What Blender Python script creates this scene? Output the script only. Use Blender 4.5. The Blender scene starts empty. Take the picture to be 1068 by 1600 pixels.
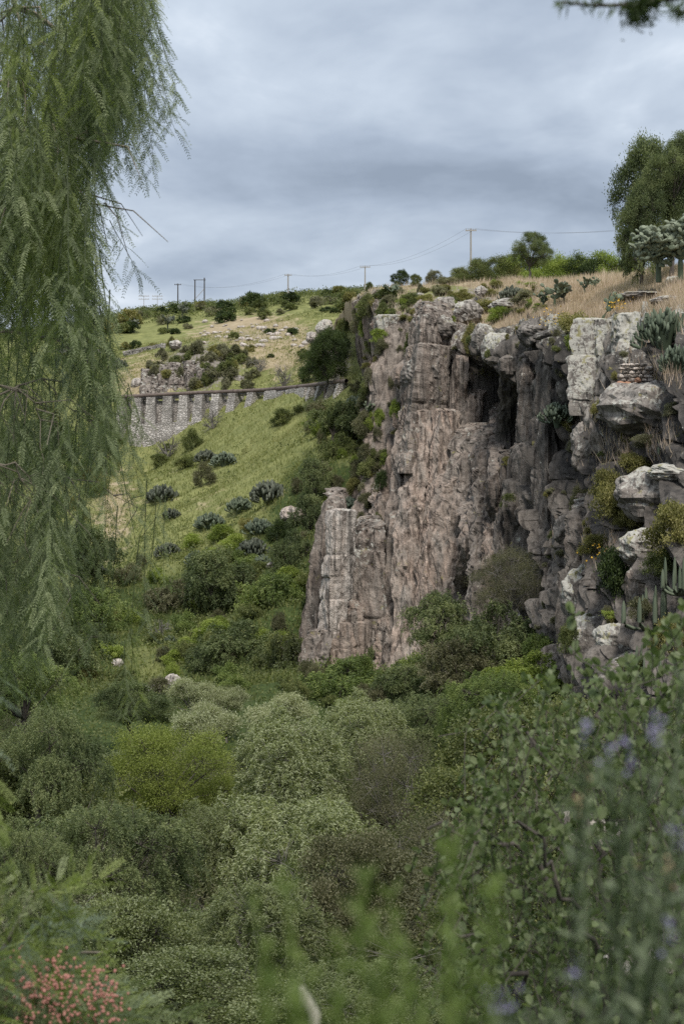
import bpy, math, random
import numpy as np
from mathutils import Vector
from mathutils.bvhtree import BVHTree

R = random.Random(7)
rng = np.random.default_rng(11)
rad = math.radians
scene = bpy.context.scene
col = scene.collection

# ------------------------------------------------------------------ camera, sky, sun, exposure
cam_d = bpy.data.cameras.new("camera")
cam = bpy.data.objects.new("camera", cam_d)
col.objects.link(cam)
scene.camera = cam
cam.location = (0, 0, 0)
cam.rotation_euler = (rad(90), 0, 0)
cam_d.sensor_fit = 'VERTICAL'
cam_d.sensor_height = 36.0
cam_d.lens = 36.0 * 2462 / 1600
cam_d.shift_y = -40 / 1600
cam_d.clip_start = 0.1
cam_d.clip_end = 6000
cam_d.dof.use_dof = True
cam_d.dof.focus_distance = 110
cam_d.dof.aperture_fstop = 7.0

scene.view_settings.view_transform = 'Standard'
scene.view_settings.look = 'None'
scene.view_settings.gamma = 1
scene.view_settings.use_curve_mapping = False
scene.view_settings.exposure = 0.80
scene.cycles.max_bounces = 5
scene.cycles.diffuse_bounces = 3
scene.cycles.glossy_bounces = 2
scene.cycles.transmission_bounces = 3
scene.cycles.use_adaptive_sampling = False
scene.cycles.adaptive_threshold = 0.02
scene.cycles.use_denoising = False

SUN_EL, SUN_AZ = 55, 170          # azimuth clockwise from +Y: behind the camera, to its right
world = bpy.data.worlds.new("World")
scene.world = world
world.use_nodes = True


class NT:
    """terse node-tree writer"""
    def __init__(self, tree):
        self.t = tree
        tree.nodes.clear()

    def n(self, kind, ins=None, **props):
        nd = self.t.nodes.new(kind)
        for k, v in props.items():
            setattr(nd, k, v)
        for k, v in (ins or {}).items():
            self.set(nd, k, v)
        return nd

    def set(self, nd, k, v):
        s = nd.inputs[k]
        if isinstance(v, bpy.types.NodeSocket):
            self.t.links.new(v, s)
        elif isinstance(v, bpy.types.Node):
            self.t.links.new(v.outputs[0], s)
        elif hasattr(s.default_value, '__len__') and hasattr(v, '__len__') and len(v) == 3 and len(s.default_value) == 4:
            s.default_value = (*v, 1)
        else:
            s.default_value = v

    def math(self, op, a, b=0.0, clamp=False):
        m = self.n('ShaderNodeMath', operation=op, use_clamp=clamp)
        self.set(m, 0, a)
        self.set(m, 1, b)
        return m.outputs[0]

    def mix(self, f, a, b, blend='MIX'):
        m = self.n('ShaderNodeMix', data_type='RGBA', blend_type=blend)
        self.set(m, 0, f)
        self.set(m, 6, a)
        self.set(m, 7, b)
        return m.outputs[2]

    def noise(self, vec, scale, detail=4, rough=0.55, dist=0.0):
        return self.n('ShaderNodeTexNoise', {'Vector': vec, 'Scale': scale, 'Detail': detail, 'Roughness': rough,
                                             'Distortion': dist}).outputs[0]

    def ramp(self, f, stops, interp='LINEAR'):
        r = self.n('ShaderNodeValToRGB', {'Fac': f})
        r.color_ramp.interpolation = interp
        e = r.color_ramp.elements
        while len(e) < len(stops):
            e.new(0.5)
        for el, (p, c) in zip(e, stops):
            el.position = p
            el.color = (c, c, c, 1) if isinstance(c, (int, float)) else (*c, 1)
        return r.outputs[0]

    def attr(self, name):
        return self.n('ShaderNodeAttribute', attribute_name=name).outputs['Fac']

    def scale(self, vec, s):
        return self.n('ShaderNodeMapping', {'Vector': vec, 'Scale': s}).outputs[0]


w = NT(world.node_tree)
tc = w.n('ShaderNodeTexCoord').outputs['Generated']
sep = w.n('ShaderNodeSeparateXYZ', {0: tc})
up = w.math('MAXIMUM', sep.outputs[2], 0.0)
den = w.math('ADD', up, 0.16)
u_ = w.math('DIVIDE', sep.outputs[0], den)
v_ = w.math('DIVIDE', sep.outputs[1], den)
cv = w.n('ShaderNodeCombineXYZ', {0: u_, 1: v_, 2: 2.2})
base = w.noise(w.scale(cv, (1.0, 0.85, 1)), 1.15, 5, 0.5, 0.6)
fine = w.noise(w.scale(cv, (1.2, 0.8, 1)), 3.6, 5, 0.55, 0.2)
cl = w.math('ADD', w.math('MULTIPLY', base, 0.75), w.math('MULTIPLY', fine, 0.25))
cloud = w.ramp(cl, [(0.36, (1.6, 1.92, 2.45)), (0.45, (2.25, 2.65, 3.3)), (0.55, (3.15, 3.6, 4.25)), (0.65, (4.9, 5.3, 5.85))])
# overcast skies are about three times as bright overhead as at the horizon
grad = w.n('ShaderNodeMapRange', {'Value': sep.outputs[2], 1: 0.0, 2: 1.0, 3: 0.88, 4: 2.2}).outputs[0]
cloud = w.mix(1.0, cloud, w.n('ShaderNodeCombineXYZ', {0: grad, 1: w.math('POWER', grad, 0.95), 2: w.math('POWER', grad, 0.82)}).outputs[0], 'MULTIPLY')
sky = w.n('ShaderNodeTexSky', sky_type='NISHITA', sun_disc=False, sun_elevation=rad(SUN_EL), sun_rotation=rad(SUN_AZ),
          dust_density=2.0)
skymix = w.mix(0.93, sky.outputs[0], cloud)
bg = w.n('ShaderNodeBackground', {'Color': skymix, 'Strength': 0.095})
w.n('ShaderNodeOutputWorld', {'Surface': bg})

sun_d = bpy.data.lights.new("sun", 'SUN')
sun_d.energy = 2.1
sun_d.angle = rad(16)
sun_d.color = (1.0, 0.955, 0.88)
sun = bpy.data.objects.new("sun", sun_d)
col.objects.link(sun)
sun.location = (-40, -60, 90)
_a, _e = rad(SUN_AZ), rad(SUN_EL)
sun.rotation_euler = Vector((math.sin(_a) * math.cos(_e), math.cos(_a) * math.cos(_e), math.sin(_e))).to_track_quat('Z', 'Y').to_euler()

# ------------------------------------------------------------------ helpers
F = 2462.0


def P(px, py, d):
    """the point at depth d metres in the photograph's direction (px, py)"""
    return np.array(((px - 534) / F * d, d, (760 - py) / F * d))


_perm = np.random.default_rng(5).permutation(512).astype(np.int64)


def _h(i, j, k=0):
    return _perm[(_perm[(_perm[i & 511] + j) & 511] + k) & 511]


_g3 = np.random.default_rng(6).normal(size=(512, 3))
_g3 /= np.linalg.norm(_g3, axis=1)[:, None]


def noise3(x, y, z):
    x, y, z = np.broadcast_arrays(np.asarray(x, float), np.asarray(y, float), np.asarray(z, float))
    i, j, k = (np.floor(a).astype(np.int64) for a in (x, y, z))
    f, g, h = x - i, y - j, z - k
    s = [a * a * a * (a * (a * 6 - 15) + 10) for a in (f, g, h)]
    out = 0
    for a in (0, 1):
        for b in (0, 1):
            for c in (0, 1):
                gr = _g3[_h(i + a, j + b, k + c)]
                d = gr[..., 0] * (f - a) + gr[..., 1] * (g - b) + gr[..., 2] * (h - c)
                wt = (s[0] if a else 1 - s[0]) * (s[1] if b else 1 - s[1]) * (s[2] if c else 1 - s[2])
                out = out + d * wt
    return out * 1.6


def fbm(x, y, z, octs=4, gain=0.5):
    o, a = 0, 1.0
    for q in range(octs):
        o = o + a * noise3(x * 2 ** q + 7.1 * q, y * 2 ** q + 3.3 * q, z * 2 ** q + 1.7 * q)
        a *= gain
    return o


def worley(x, y, seed=0, full=False):
    """F1, F2, the random number of the nearest cell and the offset from its middle"""
    i, j = np.floor(x).astype(np.int64), np.floor(y).astype(np.int64)
    f1 = np.full(x.shape, 9.0)
    f2 = np.full(x.shape, 9.0)
    cid = np.zeros(x.shape, np.int64)
    ox = np.zeros(x.shape)
    oy = np.zeros(x.shape)
    for a in (-1, 0, 1):
        for b in (-1, 0, 1):
            hh = _h(i + a, j + b, seed)
            px = i + a + 0.1 + 0.8 * _perm[(hh + 17) & 511] / 511
            py = j + b + 0.1 + 0.8 * _perm[(hh + 91) & 511] / 511
            d = np.hypot(px - x, py - y)
            new = d < f1
            f2 = np.where(new, f1, np.minimum(f2, d))
            cid = np.where(new, hh, cid)
            ox = np.where(new, x - px, ox)
            oy = np.where(new, y - py, oy)
            f1 = np.where(new, d, f1)
    if full:
        return f1, f2, _perm[(cid + 33) & 511] / 511.0, ox, oy, _perm[(cid + 77) & 511] / 511.0, _perm[(cid + 211) & 511] / 511.0
    return f1, f2, _perm[(cid + 33) & 511] / 511.0


def sm(a, b, x):
    t = np.clip((x - a) / (b - a), 0, 1)
    return t * t * (3 - 2 * t)


def mesh_np(name, V, faces, mats, attrs=None, smooth=False, mat_idx=None):
    """faces: one (n,k) int array or a list of such arrays"""
    if not isinstance(faces, (list, tuple)):
        faces = [faces]
    faces = [np.asarray(f) for f in faces if len(f)]
    me = bpy.data.meshes.new(name)
    V = np.asarray(V, np.float32)
    me.vertices.add(len(V))
    me.vertices.foreach_set('co', V.ravel())
    loops = np.concatenate([f.ravel() for f in faces]).astype(np.int32)
    tot = np.concatenate([np.full(len(f), f.shape[1]) for f in faces]).astype(np.int32)
    me.loops.add(len(loops))
    me.loops.foreach_set('vertex_index', loops)
    me.polygons.add(len(tot))
    me.polygons.foreach_set('loop_start', np.concatenate([[0], np.cumsum(tot)[:-1]]).astype(np.int32))
    me.polygons.foreach_set('loop_total', tot)
    me.polygons.foreach_set('use_smooth', np.full(len(tot), smooth))
    for m in (mats if isinstance(mats, (list, tuple)) else [mats]):
        me.materials.append(m)
    if mat_idx is not None:
        me.polygons.foreach_set('material_index', np.asarray(mat_idx, np.int32))
    for k, a in (attrs or {}).items():
        at = me.attributes.new(k, 'FLOAT', 'POINT')
        at.data.foreach_set('value', np.asarray(a, np.float32))
    me.update(calc_edges=True)
    return me


def link(name, me, parent=None, loc=None, **props):
    o = bpy.data.objects.new(name, me)
    col.objects.link(o)
    if parent is not None:
        o.parent = parent
    if loc is not None:
        o.location = loc
    for k, v in props.items():
        if v is not None:
            o[k] = v
    return o


def thing(name, label, cat, loc=(0, 0, 0), group=None, rz=0.0, me=None):
    o = link(name, me, None, loc, label=label, category=cat, group=group)
    o.rotation_euler = (0, 0, rz)
    return o


def grid_faces(nu, nv):
    i = np.arange(nu * nv).reshape(nu, nv)
    return np.stack([i[:-1, :-1], i[1:, :-1], i[1:, 1:], i[:-1, 1:]], -1).reshape(-1, 4)


def spline(pts, t):
    """Catmull-Rom through pts (n,3) at parameters t in [0, n-1]"""
    pts = np.asarray(pts, float)
    n = len(pts)
    i = np.clip(np.floor(t).astype(int), 0, n - 2)
    f = (t - i)[..., None]
    p0, p1, p2, p3 = pts[np.maximum(i - 1, 0)], pts[i], pts[i + 1], pts[np.minimum(i + 2, n - 1)]
    return 0.5 * (2 * p1 + (p2 - p0) * f + (2 * p0 - 5 * p1 + 4 * p2 - p3) * f * f + (3 * p1 - p0 - 3 * p2 + p3) * f ** 3)


def tube(path, radii, sides=6):
    """tapered tube along a polyline -> V, F"""
    path = np.asarray(path, float)
    n = len(path)
    tan = np.gradient(path, axis=0)
    tan /= np.linalg.norm(tan, axis=1)[:, None] + 1e-9
    ref = np.where(np.abs(tan[:, 2:3]) > 0.9, np.array([[1.0, 0, 0]]), np.array([[0, 0, 1.0]]))
    a = np.cross(tan, ref)
    a /= np.linalg.norm(a, axis=1)[:, None] + 1e-9
    b = np.cross(tan, a)
    ang = np.arange(sides) / sides * 2 * np.pi
    V = path[:, None] + np.asarray(radii)[:, None, None] * (np.cos(ang)[None, :, None] * a[:, None] + np.sin(ang)[None, :, None] * b[:, None])
    i = np.arange(n * sides).reshape(n, sides)
    j = np.roll(i, -1, 1)
    Fq = np.stack([i[:-1], j[:-1], j[1:], i[1:]], -1).reshape(-1, 4)
    return V.reshape(-1, 3), Fq


class Acc:
    """collects shapes into one mesh"""
    def __init__(self):
        self.V, self.F4, self.F3, self.n, self.T = [], [], [], 0, []

    def add(self, V, Fc, tint=0.5):
        V = np.asarray(V, float)
        Fc = np.asarray(Fc) + self.n
        (self.F4 if Fc.shape[1] == 4 else self.F3).append(Fc)
        self.V.append(V)
        self.T.append(np.broadcast_to(np.asarray(tint, float), (len(V),)))
        self.n += len(V)

    def tube(self, path, radii, sides=6, tint=0.5):
        self.add(*tube(path, radii, sides), tint)

    def box(self, c, s, rz=0.0, tint=0.5):
        h = np.array(s) / 2
        v = np.array([(x, y, z) for x in (-1, 1) for y in (-1, 1) for z in (-1, 1)]) * h
        if rz:
            cs, sn = math.cos(rz), math.sin(rz)
            v = v @ np.array([[cs, sn, 0], [-sn, cs, 0], [0, 0, 1]])
        self.add(v + np.array(c), [(0, 1, 3, 2), (4, 6, 7, 5), (0, 4, 5, 1), (2, 3, 7, 6), (0, 2, 6, 4), (1, 5, 7, 3)], tint)

    def mesh(self, name, mat, smooth=False):
        fs = []
        if self.F4:
            fs.append(np.concatenate(self.F4))
        if self.F3:
            fs.append(np.concatenate(self.F3))
        return mesh_np(name, np.concatenate(self.V), fs, mat, {'tint': np.concatenate(self.T)}, smooth)


# ------------------------------------------------------------------ materials
def new_mat(name):
    m = bpy.data.materials.new(name)
    m.use_nodes = True
    return m, NT(m.node_tree)


def finish(t, shader, disp=None):
    t.n('ShaderNodeOutputMaterial', {'Surface': shader})


def rock_mat(name, c1, c2, warm=(0.315, 0.242, 0.197), bump=0.8, bd=0.28, coord='Object', ls=1.0):
    m, t = new_mat(name)
    oc = t.n('ShaderNodeTexCoord').outputs[coord]
    n1 = t.noise(oc, 0.22 * ls, 6, 0.6)
    n2 = t.noise(oc, 1.6 * ls, 8, 0.65)
    n3 = t.noise(oc, 9.0 * ls, 6, 0.7)
    streak = t.noise(t.scale(oc, (1.5, 1.5, 0.07)), 0.85 * ls, 5, 0.6)
    streak2 = t.noise(t.scale(oc, (1.5, 1.5, 0.05)), 3.0 * ls, 4, 0.6)
    c = t.mix(t.ramp(n1, [(0.38, 0.0), (0.62, 1.0)]), c1, c2)
    c = t.mix(t.math('MULTIPLY', t.attr('warm'), t.ramp(streak, [(0.35, 0.15), (0.6, 1.0)])), c, warm)
    f = t.ramp(n2, [(0.25, 0.55), (0.5, 0.95), (0.75, 1.4)])
    c = t.mix(1.0, c, f, 'MULTIPLY')
    f = t.ramp(streak2, [(0.3, 0.66), (0.5, 1.0), (0.72, 1.25)])
    c = t.mix(0.75, c, f, 'MULTIPLY')
    f = t.ramp(n3, [(0.25, 0.6), (0.5, 1.0), (0.75, 1.4)])
    c = t.mix(0.7, c, f, 'MULTIPLY')
    # long upright joints, here and there
    wob = t.n('ShaderNodeVectorMath', {0: oc, 1: t.n('ShaderNodeTexNoise', {'Vector': t.scale(oc, (1, 1, 0.35)), 'Scale': 0.5 * ls, 'Detail': 6, 'Roughness': 0.65}).outputs['Color']}, operation='MULTIPLY_ADD')
    wob.inputs[2].default_value = (0, 0, 0)
    t.t.links.new(wob.inputs[1].links[0].from_socket, wob.inputs[0])
    wob.inputs[1].default_value = (2.2, 2.2, 2.2)
    for l_ in list(wob.inputs[1].links):
        t.t.links.remove(l_)
    t.t.links.new(oc, wob.inputs[2])
    j1 = t.n('ShaderNodeTexVoronoi', {'Vector': t.scale(wob.outputs[0], (0.55, 0.55, 0.035)), 'Scale': ls}, feature='DISTANCE_TO_EDGE').outputs['Distance']
    gate = t.ramp(t.noise(oc, 0.33 * ls, 3), [(0.42, 0.0), (0.58, 1.0)])
    jt = t.math('SUBTRACT', 1.0, t.math('MULTIPLY', gate, t.ramp(j1, [(0.0, 1.0), (0.05, 0.0)])))
    c = t.mix(t.math('SUBTRACT', 1.0, jt), c, t.mix(1.0, c, (0.42, 0.40, 0.39), 'MULTIPLY'))
    seep = t.noise(t.scale(oc, (1.6, 1.6, 0.035)), 1.7 * ls, 3, 0.6)
    c = t.mix(1.0, c, t.ramp(seep, [(0.34, 0.36), (0.47, 1.0), (0.7, 1.22)]), 'MULTIPLY')
    # dark weathering streaks, with painted shade carried in the same mask
    pat = t.math('MULTIPLY', t.attr('patina_shade'), t.ramp(streak, [(0.36, 0.55), (0.56, 1.0)]))
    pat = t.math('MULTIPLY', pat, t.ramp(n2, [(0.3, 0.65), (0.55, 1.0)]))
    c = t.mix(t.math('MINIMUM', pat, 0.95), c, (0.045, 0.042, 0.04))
    # crusts of pale and of yellow-green lichen
    ln = t.noise(oc, 2.3 * ls, 9, 0.72, 0.4)
    lm = t.math('ADD', ln, t.math('MULTIPLY', t.math('SUBTRACT', t.attr('lichen'), 0.5), 0.34))
    lm = t.ramp(lm, [(0.545, 0.0), (0.60, 1.0)])
    c = t.mix(t.math('MULTIPLY', lm, t.ramp(n3, [(0.3, 0.5), (0.55, 0.95)])), c, (0.42, 0.405, 0.36))
    yn = t.noise(oc, 1.3 * ls, 8, 0.7, 0.3)
    ym = t.ramp(t.math('ADD', yn, t.math('MULTIPLY', t.math('SUBTRACT', t.attr('lichen'), 0.5), 0.12)), [(0.60, 0.0), (0.66, 0.75)])
    c = t.mix(ym, c, (0.22, 0.20, 0.075))
    hb = t.math('ADD', t.math('MULTIPLY', n2, 0.55), t.math('MULTIPLY', n3, 0.45))
    hb = t.math('ADD', hb, t.math('MULTIPLY', streak2, 0.6))
    hb = t.math('ADD', hb, t.math('MULTIPLY', jt, 0.6))
    bmp = t.n('ShaderNodeBump', {'Strength': bump, 'Distance': bd, 'Height': hb})
    b = t.n('ShaderNodeBsdfPrincipled', {'Base Color': c, 'Roughness': 0.9, 'Normal': bmp})
    b.inputs['Specular IOR Level'].default_value = 0.15
    finish(t, b)
    return m


def leaf_mat(name, lo, mid, hi, trans=0.34, rough=0.55, spec=0.25, vary=0.18, back=None):
    """foliage colour by leaf (tint), by plant (random) and by front or back of the leaf"""
    m, t = new_mat(name)
    tint = t.attr('tint')
    rnd = t.n('ShaderNodeObjectInfo').outputs['Random']
    f = t.math('ADD', tint, t.math('MULTIPLY', t.math('SUBTRACT', rnd, 0.5), vary))
    c = t.ramp(f, [(0.12, lo), (0.5, mid), (0.88, hi)])
    if back:
        g = t.n('ShaderNodeNewGeometry').outputs['Backfacing']
        c = t.mix(g, c, back)
    b = t.n('ShaderNodeBsdfPrincipled', {'Base Color': c, 'Roughness': rough})
    b.inputs['Specular IOR Level'].default_value = spec
    tr = t.n('ShaderNodeBsdfTranslucent', {'Color': t.mix(1.0, c, (1.25, 1.35, 0.7), 'MULTIPLY')})
    finish(t, t.n('ShaderNodeMixShader', {0: trans, 1: b, 2: tr}))
    return m


def bark_mat(name, c1, c2, sc=6.0):
    m, t = new_mat(name)
    oc = t.n('ShaderNodeTexCoord').outputs['Object']
    n1 = t.noise(t.scale(oc, (1, 1, 0.3)), sc, 6, 0.65)
    n2 = t.noise(oc, sc * 4, 5, 0.6)
    c = t.mix(t.ramp(n1, [(0.35, 0.0), (0.65, 1.0)]), c1, c2)
    c = t.mix(0.6, c, t.ramp(n2, [(0.3, 0.6), (0.7, 1.3)]), 'MULTIPLY')
    bmp = t.n('ShaderNodeBump', {'Strength': 0.5, 'Distance': 0.03, 'Height': n1})
    finish(t, t.n('ShaderNodeBsdfPrincipled', {'Base Color': c, 'Roughness': 0.9, 'Normal': bmp}))
    return m


def plain_mat(name, c1, c2, sc=3.0, rough=0.8, metal=0.0, bump=0.2):
    m, t = new_mat(name)
    oc = t.n('ShaderNodeTexCoord').outputs['Object']
    n1 = t.noise(oc, sc, 6, 0.65)
    c = t.mix(t.ramp(n1, [(0.3, 0.0), (0.7, 1.0)]), c1, c2)
    bmp = t.n('ShaderNodeBump', {'Strength': bump, 'Distance': 0.05, 'Height': n1})
    finish(t, t.n('ShaderNodeBsdfPrincipled', {'Base Color': c, 'Roughness': rough, 'Metallic': metal, 'Normal': bmp}))
    return m


M = {}
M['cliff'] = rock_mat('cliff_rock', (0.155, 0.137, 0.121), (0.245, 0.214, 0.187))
M['cliff_pale'] = rock_mat('pale_cliff_rock', (0.23, 0.203, 0.178), (0.32, 0.28, 0.243), warm=(0.36, 0.275, 0.225))
M['boulder'] = rock_mat('boulder_rock', (0.20, 0.183, 0.166), (0.285, 0.258, 0.23), bump=0.5, bd=0.12, ls=1.6)
M['pale_rock'] = rock_mat('pale_rock', (0.42, 0.38, 0.345), (0.52, 0.465, 0.42), warm=(0.50, 0.40, 0.335))


def ground_mat():
    m, t = new_mat('ground_cover')
    oc = t.n('ShaderNodeTexCoord').outputs['Object']
    n1 = t.noise(oc, 0.05, 6, 0.6)
    n2 = t.noise(oc, 0.45, 8, 0.65)
    n3 = t.noise(oc, 3.0, 8, 0.7)
    green = t.mix(t.ramp(n2, [(0.35, 0.0), (0.65, 1.0)]), (0.135, 0.15, 0.054), (0.232, 0.238, 0.092))
    green = t.mix(t.ramp(n3, [(0.45, 0.0), (0.75, 0.55)]), green, (0.17, 0.155, 0.075))
    dry = t.mix(t.ramp(n2, [(0.35, 0.0), (0.65, 1.0)]), (0.27, 0.215, 0.135), (0.38, 0.305, 0.21))
    dry = t.mix(t.ramp(n3, [(0.5, 0.0), (0.7, 0.6)]), dry, (0.17, 0.16, 0.07))
    dm = t.math('ADD', t.attr('dry'), t.math('MULTIPLY', t.math('SUBTRACT', n2, 0.5), 1.3))
    dm = t.math('ADD', dm, t.math('MULTIPLY', t.math('SUBTRACT', n1, 0.5), 0.8))
    c = t.mix(t.ramp(dm, [(0.38, 0.0), (0.62, 1.0)]), green, dry)
    scrub = t.mix(t.ramp(n3, [(0.35, 0.0), (0.65, 1.0)]), (0.03, 0.045, 0.016), (0.07, 0.095, 0.03))
    sm_ = t.math('ADD', t.attr('scrub'), t.math('MULTIPLY', t.math('SUBTRACT', n2, 0.5), 0.9))
    c = t.mix(t.ramp(sm_, [(0.4, 0.0), (0.6, 1.0)]), c, scrub)
    rk = t.mix(t.ramp(n3, [(0.3, 0.0), (0.7, 1.0)]), (0.13, 0.115, 0.10), (0.29, 0.26, 0.23))
    rm = t.math('ADD', t.attr('rock'), t.math('MULTIPLY', t.math('SUBTRACT', n3, 0.5), 0.7))
    c = t.mix(t.ramp(rm, [(0.47, 0.0), (0.55, 1.0)]), c, rk)
    bmp = t.n('ShaderNodeBump', {'Strength': 0.6, 'Distance': 0.4, 'Height': t.math('ADD', n2, t.math('MULTIPLY', n3, 0.4))})
    b = t.n('ShaderNodeBsdfPrincipled', {'Base Color': c, 'Roughness': 0.95, 'Normal': bmp})
    b.inputs['Specular IOR Level'].default_value = 0.1
    finish(t, b)
    return m


M['ground'] = ground_mat()
# ------------------------------------------------------------------ the lie of the land
# stations along the cliff, far left to near right: rim, foot, crest of the plateau behind the rim
RIM = [(560, 468, 215), (562, 468, 190), (578, 474, 160), (592, 492, 145), (630, 494, 135), (662, 498, 131), (702, 500, 130),
       (748, 515, 128), (792, 512, 122), (838, 495, 113), (900, 508, 106), (952, 500, 98), (1012, 492, 92), (1090, 480, 86), (1260, 470, 80)]
FOOT = [(556, 640, 215), (558, 645, 190), (562, 735, 158), (540, 880, 140), (556, 1030, 125), (590, 1060, 119), (650, 1065, 116),
        (712, 1065, 114), (772, 1065, 110), (830, 1070, 104), (890, 1075, 93), (930, 1080, 79), (985, 1095, 70), (1080, 1100, 63), (1260, 1110, 56)]
CREST = [(525, 466, 262), (548, 462, 225), (575, 458, 190), (603, 449, 176), (640, 445, 170), (675, 443, 168), (712, 442, 165),
         (752, 440, 160), (800, 437, 152), (850, 434, 146), (910, 430, 140), (962, 427, 132), (1022, 420, 122), (1090, 414, 112), (1260, 400, 104)]
rim = np.array([P(*p) for p in RIM])
foot = np.array([P(*p) for p in FOOT])
crest = np.array([P(*p) for p in CREST])

GP = [(-200, 540, 425), (0, 530, 425), (100, 516, 425), (180, 502, 425), (250, 489, 425), (330, 479, 420), (400, 473, 415), (470, 465, 405),
      (540, 458, 400), (600, 455, 400), (-200, 600, 300), (0, 590, 300), (150, 565, 300), (250, 549, 300), (350, 522, 320), (450, 500, 320), (520, 480, 300),
      (250, 575, 262), (330, 548, 262), (400, 545, 262), (470, 545, 252), (510, 545, 236),
      (150, 622, 246), (220, 618, 241), (300, 613, 240), (400, 608, 236), (450, 602, 231), (490, 596, 221), (530, 589, 209),
      (150, 728, 232), (200, 718, 233.5), (230, 714, 233.5), (262, 703, 233), (290, 681, 232.5), (340, 657, 231), (396, 636, 228.5), (430, 625, 224), (470, 625, 215.5), (505, 629, 207), (540, 622, 197),
      (200, 765, 205), (300, 740, 205), (400, 705, 205), (480, 665, 195), (525, 700, 172),
      (200, 835, 180), (300, 825, 175), (400, 800, 172), (475, 800, 158), (510, 830, 146),
      (200, 935, 150), (300, 930, 148), (420, 925, 140), (495, 940, 130), (200, 1040, 124), (300, 1060, 118), (420, 1062, 114), (480, 1058, 112),
      (50, 720, 215), (50, 900, 160), (0, 1000, 130), (-200, 700, 220), (-300, 900, 150), (-200, 1050, 115),
      (534, 1150, 95), (300, 1155, 92), (650, 1150, 95), (800, 1150, 90)]
gp = [P(*p) for p in GP]
gp += [(-25, 70, -13.5), (0, 72, -15), (18, 72, -14), (0, 52, -14.8), (-15, 50, -13.8), (14, 50, -13.5), (0, 36, -12.2), (-12, 34, -11.5), (12, 34, -11.2),
       (0, 20, -8.2), (-8, 20, -7.8), (7, 20, -7.2), (0, 10, -4.6), (-5, 10, -4.4), (5, 10, -4.0), (0, 4, -2.3), (0, 0, -1.65), (-6, 0, -1.5), (6, 0, -1.5), (0, -20, -1.2), (-25, -20, -1), (25, -20, -1),
       (-30, 20, -6), (30, 20, -4), (-40, 60, -9), (32, 62, -12), (45, 40, -4), (-60, 100, -6), (-100, 60, 2), (80, 40, 2),
       (-120, 620, 32), (0, 620, 36), (120, 620, 38), (60, 400, 42), (100, 400, 40), (140, 420, 38), (60, 300, 22), (110, 300, 18), (70, 230, 8), (120, 220, 6), (200, 300, 15), (-300, 600, 20), (300, 600, 34), (-260, 300, 14), (-180, 200, 4), (0, 900, 30), (-600, 900, 20), (600, 900, 30), (0, 2400, 20), (-1200, 2400, 10), (1200, 2400, 15), (-1200, 400, 0), (1200, 400, 25)]
for k in range(0, 15):
    f_ = foot[k]
    gp.append(tuple(f_ + (0, 0, -0.5)))
    inn = (crest[k] - rim[k])
    inn = inn / (np.linalg.norm(inn[:2]) + 1e-6)
    if k >= 2:
        gp.append((f_[0] + inn[0] * 14, f_[1] + inn[1] * 14, f_[2] - 1))
        gp.append((crest[k][0] + inn[0] * 20, crest[k][1] + inn[1] * 20, crest[k][2] - 12))
    else:
        gp.append((rim[k][0] + 6, rim[k][1] + 12, rim[k][2] - 2.0))
gp = np.array(gp, float)


def tps(pts, lam=0.02):
    xy = pts[:, :2] / 100
    n = len(pts)
    d = np.linalg.norm(xy[:, None] - xy[None], axis=2)
    K = np.where(d > 0, d * d * np.log(d + 1e-12), 0) + np.eye(n) * lam * 1e-3
    Pm = np.c_[np.ones(n), xy]
    A = np.block([[K, Pm], [Pm.T, np.zeros((3, 3))]])
    sol = np.linalg.solve(A, np.r_[pts[:, 2], 0, 0, 0])
    wts, c = sol[:n], sol[n:]

    def ev(x, y):
        x, y = np.asarray(x, float) / 100, np.asarray(y, float) / 100
        o = c[0] + c[1] * x + c[2] * y
        for (a, b), wk in zip(xy, wts):
            d2 = (x - a) ** 2 + (y - b) ** 2
            o = o + wk * 0.5 * d2 * np.log(d2 + 1e-12)
        return o
    return ev


_gz = tps(gp)


def ground_z(x, y):
    x, y = np.asarray(x, float), np.asarray(y, float)
    z = _gz(x, y)
    a = np.clip((y - 15) / 60, 0.15, 1) * (1 - 0.75 * np.exp(-((y - 230) / 16) ** 2) * (x < 4))
    return z + a * (0.9 * fbm(x * 0.05, y * 0.05, 0.3, 3) + 0.28 * fbm(x * 0.35, y * 0.35, 2.0, 3))


tt = np.linspace(-1, 1, 420)
yy = np.concatenate([np.linspace(-25, 60, 110)[:-1], np.linspace(60, 430, 460)[:-1], np.geomspace(430, 2400, 40)])
YY, TT = np.meshgrid(yy, tt, indexing='ij')
XX = np.sign(TT) * np.abs(TT) ** 1.5 * (0.75 * (YY + 40) + 25)
ZZ = ground_z(XX, YY)
gpx = 534 + F * XX / np.maximum(YY, 1)
gpy = 760 - F * ZZ / np.maximum(YY, 1)


def blob(px, py, cx, cy, rx, ry):
    return np.exp(-(((px - cx) / rx) ** 2 + ((py - cy) / ry) ** 2))


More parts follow.
